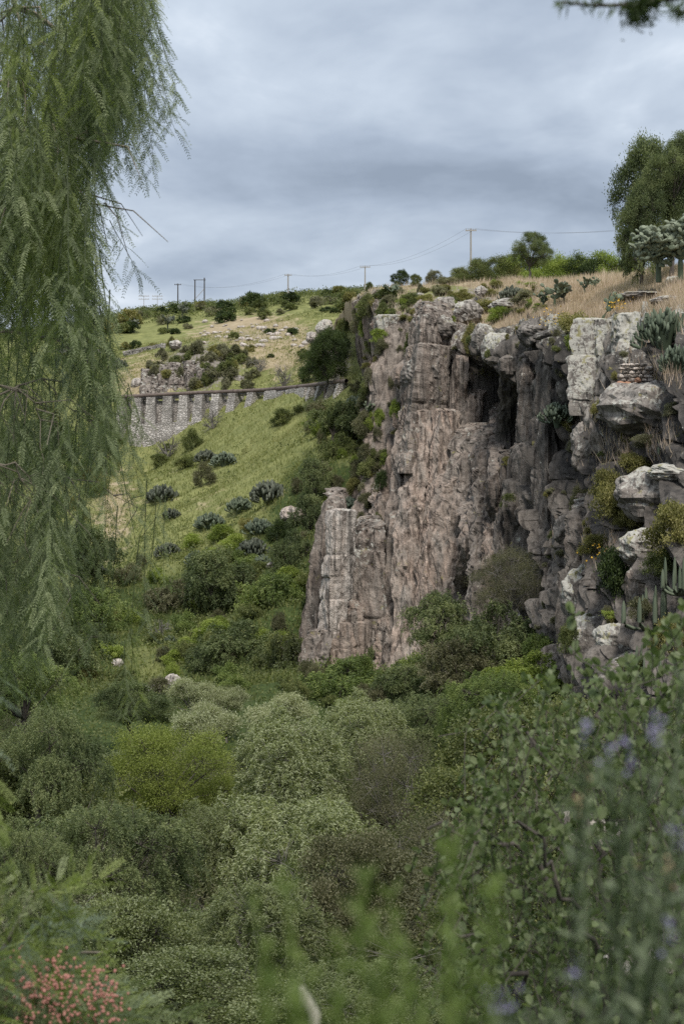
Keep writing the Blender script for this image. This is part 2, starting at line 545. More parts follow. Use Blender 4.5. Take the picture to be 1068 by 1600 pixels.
far = (YY > 100)
dry = np.clip(0.10 + far * (0.9 * blob(gpx, gpy, 400, 520, 90, 28) + 0.75 * blob(gpx, gpy, 240, 590, 70, 40) + 0.5 * blob(gpx, gpy, 440, 560, 60, 40)
                           + 0.55 * blob(gpx, gpy, 180, 800, 40, 90) + 0.3 * blob(gpx, gpy, 330, 790, 60, 20) + 0.6 * blob(gpx, gpy, 450, 790, 30, 30)
                           + 0.25 * blob(gpx, gpy, 300, 740, 60, 12) + 0.4 * blob(gpx, gpy, 250, 1075, 60, 25) + 0.2 * blob(gpx, gpy, 230, 1010, 60, 40)), 0, 1)
scrub = np.clip(1 - sm(140, 172, YY) - 0.6 * blob(gpx, gpy, 230, 1040, 70, 60) * far + 0.7 * blob(gpx, gpy, 480, 780, 60, 120) + 0.35 * sm(330, 400, YY), 0, 1)
rockm = np.clip(0.22 + far * (0.5 * blob(gpx, gpy, 310, 580, 85, 40) + 0.25 * blob(gpx, gpy, 400, 525, 80, 20) + 0.5 * blob(gpx, gpy, 515, 560, 40, 60)
                             + 0.32 * blob(gpx, gpy, 235, 1085, 50, 18)), 0, 1)
# the crag behind the aqueduct: broken rock standing out of the slope
crag = blob(gpx, gpy, 308, 578, 82, 42) * (YY > 235) * (YY < 300)
w1, w2, wid = worley(XX / 5.0 + 0.4 * noise3(XX * .1, YY * .1, 1), YY / 6.0 + ZZ / 9.0, 3)
ZZ = ZZ + crag * (2.2 * (wid - 0.3) + 1.2 * fbm(XX * 0.25, YY * 0.25, ZZ * 0.2, 3))
GV = np.stack([XX, YY, ZZ], -1).reshape(-1, 3)
GF = grid_faces(len(yy), len(tt))
ground_me = mesh_np('ground', GV, GF, M['ground'], {'dry': dry.ravel(), 'scrub': scrub.ravel(), 'rock': rockm.ravel()}, smooth=True)
link('ground', ground_me, kind='structure')

# ------------------------------------------------------------------ plateau sheet above the cliff
NS = 520
sfine = np.linspace(0, 14, 4000)
mid = (spline(rim, sfine) + spline(foot, sfine)) / 2
arc = np.r_[0, np.cumsum(np.linalg.norm(np.diff(mid[:, :2], axis=0), axis=1))]


def par(a):
    return np.interp(a, arc, sfine)


ss = par(np.linspace(0, arc[-1], NS))
r_, c_ = spline(rim, ss), spline(crest, ss)
inward = (c_ - r_)[:, :2]
ilen = np.linalg.norm(inward, axis=1)[:, None]
inward = inward / ilen
tv = np.r_[np.linspace(0, 1, 90), np.linspace(1, 2.0, 30)[1:], np.geomspace(2.0, 9, 14)[1:]]
PT = np.zeros((NS, len(tv), 3))
for j, t in enumerate(tv):
    e = t * ilen[:, 0] + 1.2
    PT[:, j, :2] = r_[:, :2] + inward * e[:, None]
    k = min(t, 1.0)
    prof = k ** 0.92
    PT[:, j, 2] = r_[:, 2] + (c_[:, 2] - r_[:, 2]) * prof - max(0, t - 1.0) * 1.6
xs, ys = PT[..., 0], PT[..., 1]
ppx = 534 + F * xs / ys
ppy = 760 - F * PT[..., 2] / ys
near = np.exp(-tv / 0.25)[None, :]
PT[..., 2] += 0.45 * fbm(xs * 0.12, ys * 0.12, 4.0, 4) - 0.5 * near
# stepped rock outcrops between the rim and the crest
w1, w2, wid = worley(xs / 3.2 + 0.3 * noise3(xs * .3, ys * .3, 5), ys / 4.2, 9)
outc = np.clip(blob(ppx, ppy, 690, 474, 100, 16) + blob(ppx, ppy, 800, 463, 60, 10) + 0.9 * blob(ppx, ppy, 1000, 463, 60, 7) + 0.9 * blob(ppx, ppy, 585, 470, 25, 12), 0, 1)
PT[..., 2] += outc * (1.5 * (wid - 0.45) + 0.35 * fbm(xs * 0.7, ys * 0.7, 1.0, 3))
pdry = np.clip(0.85 - 0.5 * outc - 0.35 * blob(ppx, ppy, 640, 465, 70, 20) + 0.1 * (ppx > 850), 0, 1)
prock = np.clip(0.15 + 0.42 * outc + 0.25 * near, 0, 1)
PT[..., 2] -= (3.5 * np.exp(-(np.linspace(0, arc[-1], NS) / 14) ** 2))[:, None] * (tv < 3)[None, :]
PLV = PT.reshape(-1, 3)
PLF = grid_faces(NS, len(tv))
plateau_me = mesh_np('plateau', PLV, PLF, M['ground'], {'dry': pdry.ravel(), 'scrub': np.zeros(pdry.size), 'rock': prock.ravel()}, smooth=True)
link('plateau_ground', plateau_me, kind='structure')

# ------------------------------------------------------------------ the cliff
NU, NVW, NL = 1100, 270, 26
a_ = np.linspace(0, arc[-1], NU)
# put more columns of vertices where the wall faces the camera
ss = par(a_)
top, bot = spline(rim, ss), spline(foot, ss)
top[:, 2] += 0.4 * noise3(a_ * 0.35, 0.5, 0.5)
inn = spline(crest, ss) - top
inn = inn[:, :2] / np.linalg.norm(inn[:, :2], axis=1)[:, None]
tg = np.gradient((top + bot)[:, :2] / 2, axis=0)
tg /= np.linalg.norm(tg, axis=1)[:, None]
k_ = np.exp(-np.linspace(-2.5, 2.5, 41) ** 2)
k_ /= k_.sum()
tg = np.stack([np.convolve(np.pad(tg[:, q], 20, 'edge'), k_, 'valid') for q in (0, 1)], 1)
nrm = np.stack([tg[:, 1], -tg[:, 0]], 1)
nrm *= np.where((nrm * np.array((1.0, 0.6))).sum(1) > 0, -1, 1)[:, None]
nrm /= np.linalg.norm(nrm, axis=1)[:, None]
v = np.r_[np.linspace(-0.12, 1, NVW)]
A, Vv = np.meshgrid(a_, v, indexing='ij')
lean = v + 0.06 * np.sin(np.pi * np.clip(v, 0, 1)) * 1.0
B3 = bot[:, None] + (top - bot)[:, None] * v[None, :, None]
B3[..., :2] = bot[:, None, :2] + (top - bot)[:, None, :2] * lean[None, :, None]
Hm = B3[..., 2]
cpx = 534 + F * B3[..., 0] / B3[..., 1]
cpy = 760 - F * B3[..., 2] / B3[..., 1]
ws = A + 0.9 * noise3(A * 0.13, Hm * 0.07, 0.2) + 0.22 * noise3(A * 0.6, Hm * 0.25, 3.0)
wh = Hm + 1.6 * noise3(A * 0.18, Hm * 0.1, 8.0)
g1, g2, gid, gx, gy, ga, gb = worley(ws / 4.6, wh / 34, 1, True)
m1, m2, mid_, mx, my, ma, mb = worley(ws / 1.8, wh / 17, 2, True)
q1, q2, qid, qx, qy, qa, qb = worley(ws / 0.8 + 0.3 * mid_, wh / 5.0, 4, True)
k1, k2, kid, kx, ky, ka, kb = worley(ws / 2.6, wh / 2.4, 6, True)
rough = 0.2 + 0.8 * sm(760, 880, cpx) + 0.35 * sm(560, 480, cpy)
D = 2.6 * (gid - 0.4) * sm(0, 0.07, g2 - g1) + 0.8 * np.minimum(1, (g2 - g1) * 2.2) - 1.3 * np.exp(-((g2 - g1) / 0.07) ** 2)
D += 1.5 * (mid_ - 0.4) * sm(0, 0.08, m2 - m1) - 0.75 * np.exp(-((m2 - m1) / 0.07) ** 2)
D += (0.45 * (qid - 0.4) * sm(0, 0.12, q2 - q1) - 0.2 * np.exp(-((q2 - q1) / 0.09) ** 2)) * (0.6 + 0.5 * rough)
D += rough * (0.8 * (kid - 0.4) * sm(0, 0.12, k2 - k1) - 0.3 * np.exp(-((k2 - k1) / 0.08) ** 2))
# every block has a plane of its own, so that edges stay sharp
D += 4.6 * gx * 0.9 * (ga - 0.5) + 1.8 * mx * 1.7 * (ma - 0.5) + 17 * my * 0.10 * (mb - 0.5) + 0.8 * qx * 1.5 * (qa - 0.5) + 5 * qy * 0.12 * (qb - 0.5)
D += rough * (2.6 * kx * 1.0 * (ka - 0.5) + 2.4 * ky * 1.1 * (kb - 0.35))
fl = 1 - 2 * np.abs(noise3(ws * 0.55, wh * 0.035, 4.4))
D += (1.25 - 0.5 * rough) * (0.55 * fl + 0.16 * (1 - 2 * np.abs(noise3(ws * 1.7, wh * 0.09, 7.7))))
D += 0.15 * fbm(A * 0.7, Hm * 0.3, 5.0, 5, 0.6) + 0.12 * (1 - 3 * np.abs(noise3(A * 2.6, Hm * 0.5, 6.0))) + rough * 0.16 * fbm(A * 1.3, Hm * 1.1, 9.0, 3)
FEAT = [(768, 612, 40, 42, -3.6), (805, 660, 14, 60, -2.6), (712, 575, 9, 60, -2.2), (876, 700, 10, 140, -1.7), (932, 600, 12, 70, -2.4), (780, 545, 46, 14, 1.3),
        (638, 575, 5, 85, -1.8), (572, 600, 22, 110, -2.2), (655, 588, 30, 22, 1.5), (660, 800, 55, 190, 0.9), (566, 640, 14, 90, -2.2), (836, 770, 18, 70, 1.4),
        (815, 570, 18, 40, 1.8), (690, 700, 7, 60, -1.6), (720, 800, 6, 120, -1.2), (770, 760, 30, 80, 0.8), (905, 560, 18, 50, 1.4), (986, 540, 26, 50, 1.8), (960, 560, 8, 60, -1.8),
        (740, 660, 40, 60, -0.8), (850, 620, 14, 60, -1.0), (930, 800, 24, 200, -2.2), (640, 930, 10, 60, -1.4)]
for (x, y, rx, ry, dd) in FEAT:
    D += dd * np.exp(-(np.abs((cpx - x) / rx) ** 3 + np.abs((cpy - y) / ry) ** 3))
edge = sm(1.0, 0.965, v)[None, :]
D = (D - 1.1) * (0.35 + 0.65 * edge) * (0.4 + 0.6 * sm(arc[-1] * 0.30, arc[-1] * 0.44, A))
W3 = B3.copy()
W3[..., :2] += nrm[:, None] * D[..., None]
W3[..., 2] += 0.12 * noise3(A * 1.1, Hm * 1.1, 2.0) * edge
# crown of the wall rolls back under the plateau sheet
lip = np.zeros((NU, NL, 3))
tl = np.linspace(0, 1, NL + 1)[1:]
rr, cc = spline(rim, ss), spline(crest, ss)
il = np.linalg.norm((cc - rr)[:, :2], axis=1)
for j, t in enumerate(tl):
    e = 5.5 * t
    lip[:, j, :2] = W3[:, -1, :2] * (1 - t) + (top[:, :2] + inn * e) * t
    zz = rr[:, 2] + (cc[:, 2] - rr[:, 2]) * np.clip((e - 1.2) / il, 0, 1)
    lip[:, j, 2] = W3[:, -1, 2] * (1 - t) + zz * t
bx, by = lip[..., 0], lip[..., 1]
w1, w2, wid = worley(bx / 2.0, by / 2.0, 12)
tl2 = tl[None, :]
lip[..., 2] += (0.9 * (wid - 0.55) + 0.3 * fbm(bx * .8, by * .8, 3.0, 3)) * np.sin(np.pi * np.minimum(1, tl2 * 1.25)) * 1.3 - 0.9 * sm(0.7, 1.0, tl2)
CV = np.concatenate([W3, lip], 1)
NV = NVW + NL
ax = np.r_[a_]
lpx = 534 + F * CV[..., 0] / CV[..., 1]
lpy = 760 - F * CV[..., 2] / CV[..., 1]
hv = np.r_[v, np.full(NL, 1.02)][None, :] * np.ones((NU, 1))
n_ = fbm(CV[..., 0] * 0.15, CV[..., 1] * 0.15, CV[..., 2] * 0.06, 3)
lich = np.clip(0.22 + (0.22 + 0.25 * sm(700, 900, lpx)) * sm(0.86, 1.0, hv) + 0.35 * sm(900, 980, lpx) * sm(620, 520, lpy) + 0.25 * n_ - 0.18 * sm(0.8, 0.2, hv), 0, 1)
pat = np.clip(0.72 * sm(700, 800, lpx + 60 * n_) * sm(900, 640, lpy + 90 * n_) + 0.38 * sm(800, 900, lpx) + 0.12 + 0.3 * n_, 0, 1)  # dark staining, deepened over the right half to put shade into the colour
warm = np.clip(sm(780, 690, lpx + 30 * n_) * (0.75 + 0.5 * n_) + 0.2 * n_, 0, 1)
CF = grid_faces(NU, NV)
cliff_me = mesh_np('cliff', CV.reshape(-1, 3), CF, M['cliff'], {'lichen': lich.ravel(), 'patina_shade': pat.ravel(), 'warm': warm.ravel()}, smooth=False)
cliff = link('cliff', cliff_me, kind='structure')

# surfaces that plants, posts and stones stand on
_v = np.concatenate([GV, PLV, CV.reshape(-1, 3)])
_f = np.concatenate([GF, PLF + len(GV), CF + len(GV) + len(PLV)])
bvh = BVHTree.FromPolygons(_v.tolist(), _f.tolist())


def hit(px, py):
    """where the line of sight through (px, py) meets the land"""
    d = Vector(((px - 534) / F, 1.0, (760 - py) / F)).normalized()
    h = bvh.ray_cast(Vector((0, 6.0, 6.0 * d.z / d.y)) + Vector((6.0 * d.x / d.y, 0, 0)), d, 3000)
    return h[0]


def drop(x, y, z0=90.0):
    h = bvh.ray_cast(Vector((x, y, z0)), Vector((0, 0, -1)), 400)
    return h[0].z if h[0] else float(ground_z(x, y))
# ------------------------------------------------------------------ plants: shapes
def unit(n):
    a = rng.normal(size=(n, 3))
    return a / np.linalg.norm(a, axis=1)[:, None]


def leaf_quads(p, ax, l, wd, roll=None):
    """one folded diamond a leaf: p base, ax unit axis"""
    n = len(p)
    r = unit(n) if roll is None else roll
    b = np.cross(ax, r)
    b /= np.linalg.norm(b, axis=1)[:, None] + 1e-9
    l = np.broadcast_to(l, (n,))[:, None]
    wd = np.broadcast_to(wd, (n,))[:, None]
    V = np.stack([p, p + ax * l * 0.45 + b * wd / 2, p + ax * l, p + ax * l * 0.45 - b * wd / 2], 1)
    return V.reshape(-1, 3), np.arange(n * 4).reshape(n, 4)


def crown(R0, Rz, nlobe, nclump, nleaf, l, wd, rc, droop=0.0, upb=0.3, lobe_r=(0.3, 0.5), fill=0.62, flat=0.0, jit=0.10, strand=7, cz=1.05, limbs=True):
    """returns leaf geometry and branch geometry of a tree whose foot is at the origin"""
    C0 = np.array((0, 0, cz * Rz))
    dirs = unit(nlobe)
    dirs[:, 2] = np.where(dirs[:, 2] < -0.8, -dirs[:, 2], dirs[:, 2])
    rr = rng.uniform(0.35, 1.0, nlobe) ** 0.5
    lc = dirs * rr[:, None] * fill * np.array((R0, R0, Rz))
    lr = rng.uniform(*lobe_r, nlobe) * min(R0, Rz * 1.15)
    lt = rng.normal(0, 0.15, nlobe)
    pts, outs, tints, li = [], [], [], []
    per = np.maximum(3, (nclump * lr ** 2 / (lr ** 2).sum()).astype(int))
    for q in range(nlobe):
        d = unit(per[q] * 2)
        d = d[rng.random(len(d)) < 0.55 + 0.45 * d[:, 2]][:per[q]]
        p = lc[q] + d * lr[q] * rng.uniform(0.72, 1.06, len(d))[:, None] * np.array((1, 1, 1 - flat))
        dist = np.linalg.norm(p[:, None] - lc[None], axis=2) / lr[None]
        dist[:, q] = 9
        keep = (dist.min(1) > 0.72) | (rng.random(len(p)) < 0.12)
        pts.append(p[keep])
        outs.append(d[keep])
        tints.append(np.full(keep.sum(), lt[q]))
        li.append(np.full(keep.sum(), q))
    pts, outs, tints, li = np.concatenate(pts), np.concatenate(outs), np.concatenate(tints), np.concatenate(li)
    nc = len(pts)
    tints = tints + rng.normal(0, 0.08, nc)
    k = max(2, nleaf // nc)
    idx = np.repeat(np.arange(nc), k)
    n = len(idx)
    if droop > 0:
        sid = rng.integers(0, strand, n) + idx * strand
        so = rng.normal(size=(nc * strand, 3)) * rc * np.array((0.8, 0.8, 0.5))
        sl = rng.uniform(0.35, 1.0, nc * strand) * droop
        sw = rng.normal(size=(nc * strand, 2)) * 0.22
        t = rng.random(n)
        base = pts[idx] + so[sid]
        L = sl[sid]
        arch = np.sin(t * 1.5) * 0.35
        p = base + outs[idx] * (arch * L)[:, None] * np.array((1, 1, 0.35)) + np.c_[sw[sid] * (L * t)[:, None], -L * t ** 1.4]
        ax = np.c_[rng.normal(size=(n, 2)) * 0.75, -np.abs(rng.normal(0.6, 0.5, n))] + outs[idx] * 0.35
        st = rng.normal(0, 0.09, nc * strand)[sid] + 0.08 * (0.5 - t)
    else:
        p = pts[idx] + rng.normal(size=(n, 3)) * rc * np.array((1, 1, 0.75))
        ax = unit(n) + outs[idx] * 0.55 + np.array((0, 0, upb))
        st = 0
    ax /= np.linalg.norm(ax, axis=1)[:, None]
    p = p + rng.normal(size=(n, 3)) * jit * rc
    V, Fq = leaf_quads(p + C0, ax, l * rng.uniform(0.6, 1.3, n), wd * rng.uniform(0.7, 1.3, n))
    tint = np.clip(0.5 + tints[idx] + st + rng.normal(0, 0.15, n), 0, 1)
    br = Acc()
    tw = R0 * 0.042
    fork = C0 + np.array((R.uniform(-.1, .1) * R0, R.uniform(-.1, .1) * R0, -0.72 * Rz))
    br.tube([(0, 0, -1.4 * Rz), (0, 0, 0), fork * 0.5 + np.array((0.04 * R0, 0, 0)), fork], [tw * 1.6, tw * 1.3, tw * 1.05, tw], 8)
    if limbs:
        for q in range(nlobe):
            e = lc[q] + C0
            m_ = fork * 0.5 + e * 0.5 + rng.normal(size=3) * 0.07 * R0 + np.array((0, 0, 0.10 * Rz))
            br.tube([fork, m_, e], [tw * 0.6, tw * 0.36, tw * 0.16], 5)
            for c in np.where(li == q)[0][:14]:
                e2 = e + (pts[c] + C0 - e) * (R.uniform(1.15, 1.5) if R.random() < 0.22 else 1.0)
                br.tube([e, (e + e2) / 2 + rng.normal(size=3) * 0.04 * R0, e2], [tw * 0.15, tw * 0.10, tw * 0.04], 3)
    return (V, Fq, np.repeat(tint, 4)), br


L = {}          # plant library: name -> (crown mesh, trunk mesh, R0, Rz, height of the crown's centre)


def lib(name, leafm, barkm, R0, Rz, *a, cz=1.05, variants=1, **k):
    for q in range(variants):
        (V, Fq, tn), br = crown(R0, Rz, *a, cz=cz, **k)
        L.setdefault(name, []).append((mesh_np('foliage', V, Fq, leafm, {'tint': tn}), br.mesh('trunk', barkm, True), R0, Rz, cz * Rz))


M['pepper'] = leaf_mat('pepper_leaves', (0.060, 0.080, 0.035), (0.127, 0.157, 0.068), (0.235, 0.259, 0.116))
M['pepper_fresh'] = leaf_mat('pepper_leaves_fresh', (0.071, 0.099, 0.031), (0.146, 0.194, 0.058), (0.254, 0.295, 0.097))
M['willow'] = leaf_mat('willow_leaves', (0.079, 0.095, 0.026), (0.151, 0.177, 0.055), (0.263, 0.286, 0.111), back=(0.350, 0.374, 0.221), spec=0.35)
M['willow_dark'] = leaf_mat('willow_leaves_dark', (0.060, 0.073, 0.023), (0.109, 0.130, 0.041), (0.191, 0.216, 0.081), back=(0.223, 0.247, 0.131), spec=0.3)
M['silver'] = leaf_mat('silver_leaves', (0.120, 0.130, 0.063), (0.215, 0.230, 0.120), (0.343, 0.350, 0.203), back=(0.398, 0.414, 0.261))
M['feather'] = leaf_mat('feathery_leaves', (0.10, 0.125, 0.024), (0.20, 0.235, 0.05), (0.30, 0.335, 0.10))
M['broad'] = leaf_mat('broad_leaves', (0.053, 0.064, 0.023), (0.105, 0.125, 0.043), (0.213, 0.223, 0.081), spec=0.35)
M['dusky'] = leaf_mat('dusky_leaves', (0.069, 0.072, 0.036), (0.127, 0.125, 0.068), (0.213, 0.199, 0.120))
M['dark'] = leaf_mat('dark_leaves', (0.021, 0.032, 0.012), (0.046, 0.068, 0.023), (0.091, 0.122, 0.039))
M['fresh'] = leaf_mat('fresh_leaves', (0.113, 0.152, 0.031), (0.213, 0.267, 0.055), (0.336, 0.384, 0.097))
M['bush'] = leaf_mat('scrub_leaves', (0.060, 0.075, 0.027), (0.122, 0.143, 0.050), (0.224, 0.233, 0.092))
M['olive'] = leaf_mat('olive_scrub_leaves', (0.106, 0.101, 0.037), (0.185, 0.176, 0.063), (0.300, 0.268, 0.104))
M['grey'] = leaf_mat('grey_scrub_leaves', (0.098, 0.094, 0.059), (0.177, 0.170, 0.107), (0.300, 0.284, 0.183))
M['bark'] = bark_mat('dark_bark', (0.035, 0.028, 0.023), (0.10, 0.085, 0.07))
M['bark_grey'] = bark_mat('grey_bark', (0.10, 0.09, 0.08), (0.22, 0.20, 0.18))

lib('pepper_big', M['pepper'], M['bark'], 4.0, 3.2, 13, 260, 62000, 0.17, 0.042, 0.34, droop=1.3, variants=2, lobe_r=(0.3, 0.5), fill=0.8)
lib('pepper_mid', M['pepper'], M['bark'], 3.2, 2.6, 13, 210, 24000, 0.22, 0.065, 0.32, droop=0.9, variants=3, lobe_r=(0.28, 0.44), fill=0.72)
lib('willow', M['willow'], M['bark_grey'], 4.6, 3.8, 15, 330, 72000, 0.21, 0.046, 0.36, droop=1.05, variants=2, lobe_r=(0.26, 0.48), fill=0.82, strand=9)
lib('feather', M['feather'], M['bark'], 3.0, 2.4, 26, 620, 70000, 0.075, 0.030, 0.22, upb=0.2, flat=0.3, variants=1, lobe_r=(0.2, 0.36), fill=0.8)
lib('broad', M['broad'], M['bark'], 3.4, 3.0, 15, 300, 52000, 0.13, 0.068, 0.28, upb=0.25, variants=2, lobe_r=(0.26, 0.46), fill=0.8)
lib('silver', M['silver'], M['bark_grey'], 2.2, 1.5, 15, 230, 26000, 0.14, 0.040, 0.2, upb=0.4, variants=2, lobe_r=(0.24, 0.4), fill=0.75)
lib('dusky', M['dusky'], M['bark_grey'], 3.0, 2.8, 20, 420, 36000, 0.10, 0.03, 0.30, upb=0.1, variants=1, lobe_r=(0.24, 0.4), fill=0.78)
lib('bush', M['bush'], M['bark'], 1.3, 1.0, 9, 90, 6500, 0.13, 0.065, 0.16, variants=4, cz=0.75, limbs=False, lobe_r=(0.28, 0.5), fill=0.7)
lib('bush_far', M['bush'], M['bark'], 1.6, 1.2, 8, 60, 2200, 0.26, 0.15, 0.2, variants=4, cz=0.75, limbs=False, lobe_r=(0.3, 0.5), fill=0.7)
lib('twiggy', M['olive'], M['bark_grey'], 1.5, 1.0, 12, 150, 5200, 0.12, 0.03, 0.2, variants=2, cz=0.8, lobe_r=(0.25, 0.4), fill=0.75)


LANDMARKS = [(262, 1222, 'the yellow-green feathery tree'), (455, 1345, 'the largest willow'), (450, 1222, 'the broad olive willow'), (622, 1250, 'the dusky twiggy tree'), (270, 1066, 'the pale squarish boulder'),
             (534, 850, 'the pale free-standing pillar'), (690, 972, 'the weeping tree at the cliff base'), (350, 715, 'the bluish domed cactus'), (254, 770, 'the lone meadow cactus'), (456, 806, 'the bare tan rock'),
             (195, 650, 'the leftmost stone pier'), (396, 620, 'the shortest pier before the solid wall'), (508, 560, 'the dark gully tree'), (450, 470, 'the hillside pole'), (278, 465, 'the dark single pole'),
             (312, 465, 'the twin-pole frame'), (275, 538, 'the whitish crag boulder'), (375, 596, 'the brown rock by the crag'), (655, 464, 'the pale flat plateau stone'), (735, 405, 'the plateau pole'),
             (625, 430, 'the round skyline tree'), (828, 396, 'the blue-green plateau tree'), (935, 485, 'the leaning prickly pear'), (765, 575, 'the overhang bush'), (606, 560, 'the white-capped pillar'),
             (1012, 645, 'the largest lichen boulder'), (555, 1068, 'the tree at the cliff corner'), (765, 1005, 'the tall tree at the dark cliff'), (835, 1062, 'the yellowish tree by the boulders'), (350, 905, 'the round tree under the meadow'),
             (430, 950, 'the tree left of the cleft'), (205, 968, 'the bright bush on the slope'), (125, 870, 'the tree behind the hanging branches'), (655, 588, 'the jutting block'), (918, 932, 'the grey weathered boulder'), (570, 415, 'the faint distant pole'),
             (709, 735, 'the ledge bush in mid-cliff'), (870, 600, 'the dark face under the rim'), (690, 1125, 'the low pepper tree at the cliff foot'), (60, 730, 'the tree left of the piers'), (180, 1350, 'the rounded pepper tree')]
USED = {}


def say(label, px, py):
    """fills the @ of a label with where the plant grows"""
    if '@' not in label:
        return label
    opts = sorted(LANDMARKS, key=lambda l: (l[0] - px) ** 2 + (l[1] - py) ** 2)
    for a, b_, nm in opts[:14]:
        dx, dy = px - a, py - b_
        r = math.hypot(dx, dy)
        rel = ('right of' if dx > 0 else 'left of') if abs(dx) > 2.2 * abs(dy) else ('below' if dy > 0 else 'above') if abs(dy) > 2.2 * abs(dx) else ('below' if dy > 0 else 'above') + (' and right of' if dx > 0 else ' and left of')
        for q in ((('close ' if r < 45 else 'well ' if r > 95 else '') + rel), ):
            t = label.replace('@', q + ' ' + nm)
            if t not in USED and len(t.split()) <= 16:
                USED[t] = 1
                return t
    a, b_, nm = opts[0]
    return label.replace('@', 'near ' + nm)


def set_mat(o, m):
    o.material_slots[0].link = 'OBJECT'
    o.material_slots[0].material = m


def tree(px, py, hw, hh, d, kind, label, mat=None, name='tree', cat='tree', group=None, var=None):
    """a tree whose crown is centred on the sight line (px, py) at depth d; hw, hh its half width and height in photo pixels"""
    cm, tm, R0, Rz, cz = (L[kind][var % len(L[kind])] if var is not None else R.choice(L[kind]))
    c = P(px, py, d)
    sx, sz = hw * d / F / R0 / 0.95, hh * d / F / Rz / 0.95
    rz = R.uniform(0, 6.28)
    o = thing(name, say(label, px, py), cat, (c[0], c[1], c[2] - cz * sz), group, rz)
    o.scale = (sx, sx * R.uniform(0.9, 1.12), sz)
    o.rotation_euler = (R.uniform(-.12, .12), R.uniform(-.12, .12), rz)
    link('trunk', tm, o)
    gap = (o.location.z - 1.3 * Rz * sz) - drop(c[0], c[1])
    if gap > 0:
        b = Acc()
        rt = R0 * 0.042 * 1.55
        b.tube([(0, 0, -1.3 * Rz - gap / sz - 0.4), (0.05 * R0, 0, -0.7 * Rz - gap / sz * 0.5), (0, 0, -1.0 * Rz), (0, 0, 0)], [rt * 1.35, rt * 1.1, rt, rt * 0.9], 8)
        link('trunk', b.mesh('trunk', M['bark'], True), o)
    k = link('crown', cm, o)
    if mat:
        set_mat(k, M[mat])
    return o


def bush(px, py, hw, hh, kind='bush', label='', mat=None, name='bush', cat='bush', group=None, d=None, sink=0.08):
    """a one-mesh plant standing on the land where the sight line through its foot meets it"""
    cm, tm, R0, Rz, cz = R.choice(L[kind])
    h = hit(px, py + hh * 0.75) if d is None else Vector(P(px, py + hh * 0.75, d))
    if h is None or (px > 600 and h.y > 200):
        # beyond the crest of the plateau: stand it on the land there and let its top reach as high
        q = P(px, py, 172)
        zf = drop(q[0], q[1])
        top_ = P(px, py - hh, 172)[2]
        hh = max(hh, (top_ - zf) * 0.55 * F / 172)
        hw = max(hw, hh * 1.05)
        cm, tm, R0, Rz, cz = L['broad'][len(label) % 2]
        hh, hw = hh * 0.84, hw * 0.85
        h = Vector((q[0], q[1], zf))
    dd = h.y
    sx, sz = hw * dd / F / R0 / 0.95, hh * dd / F / (Rz * 0.95)
    o = thing(name, say(label, px, py), cat, (h.x, h.y + sx * R0 * 0.3, h.z - sink - 0.1 * sz * Rz), group, R.uniform(0, 6.28), cm)
    o.scale = (sx, sx, sz)
    if mat:
        set_mat(o, M[mat])
    return o


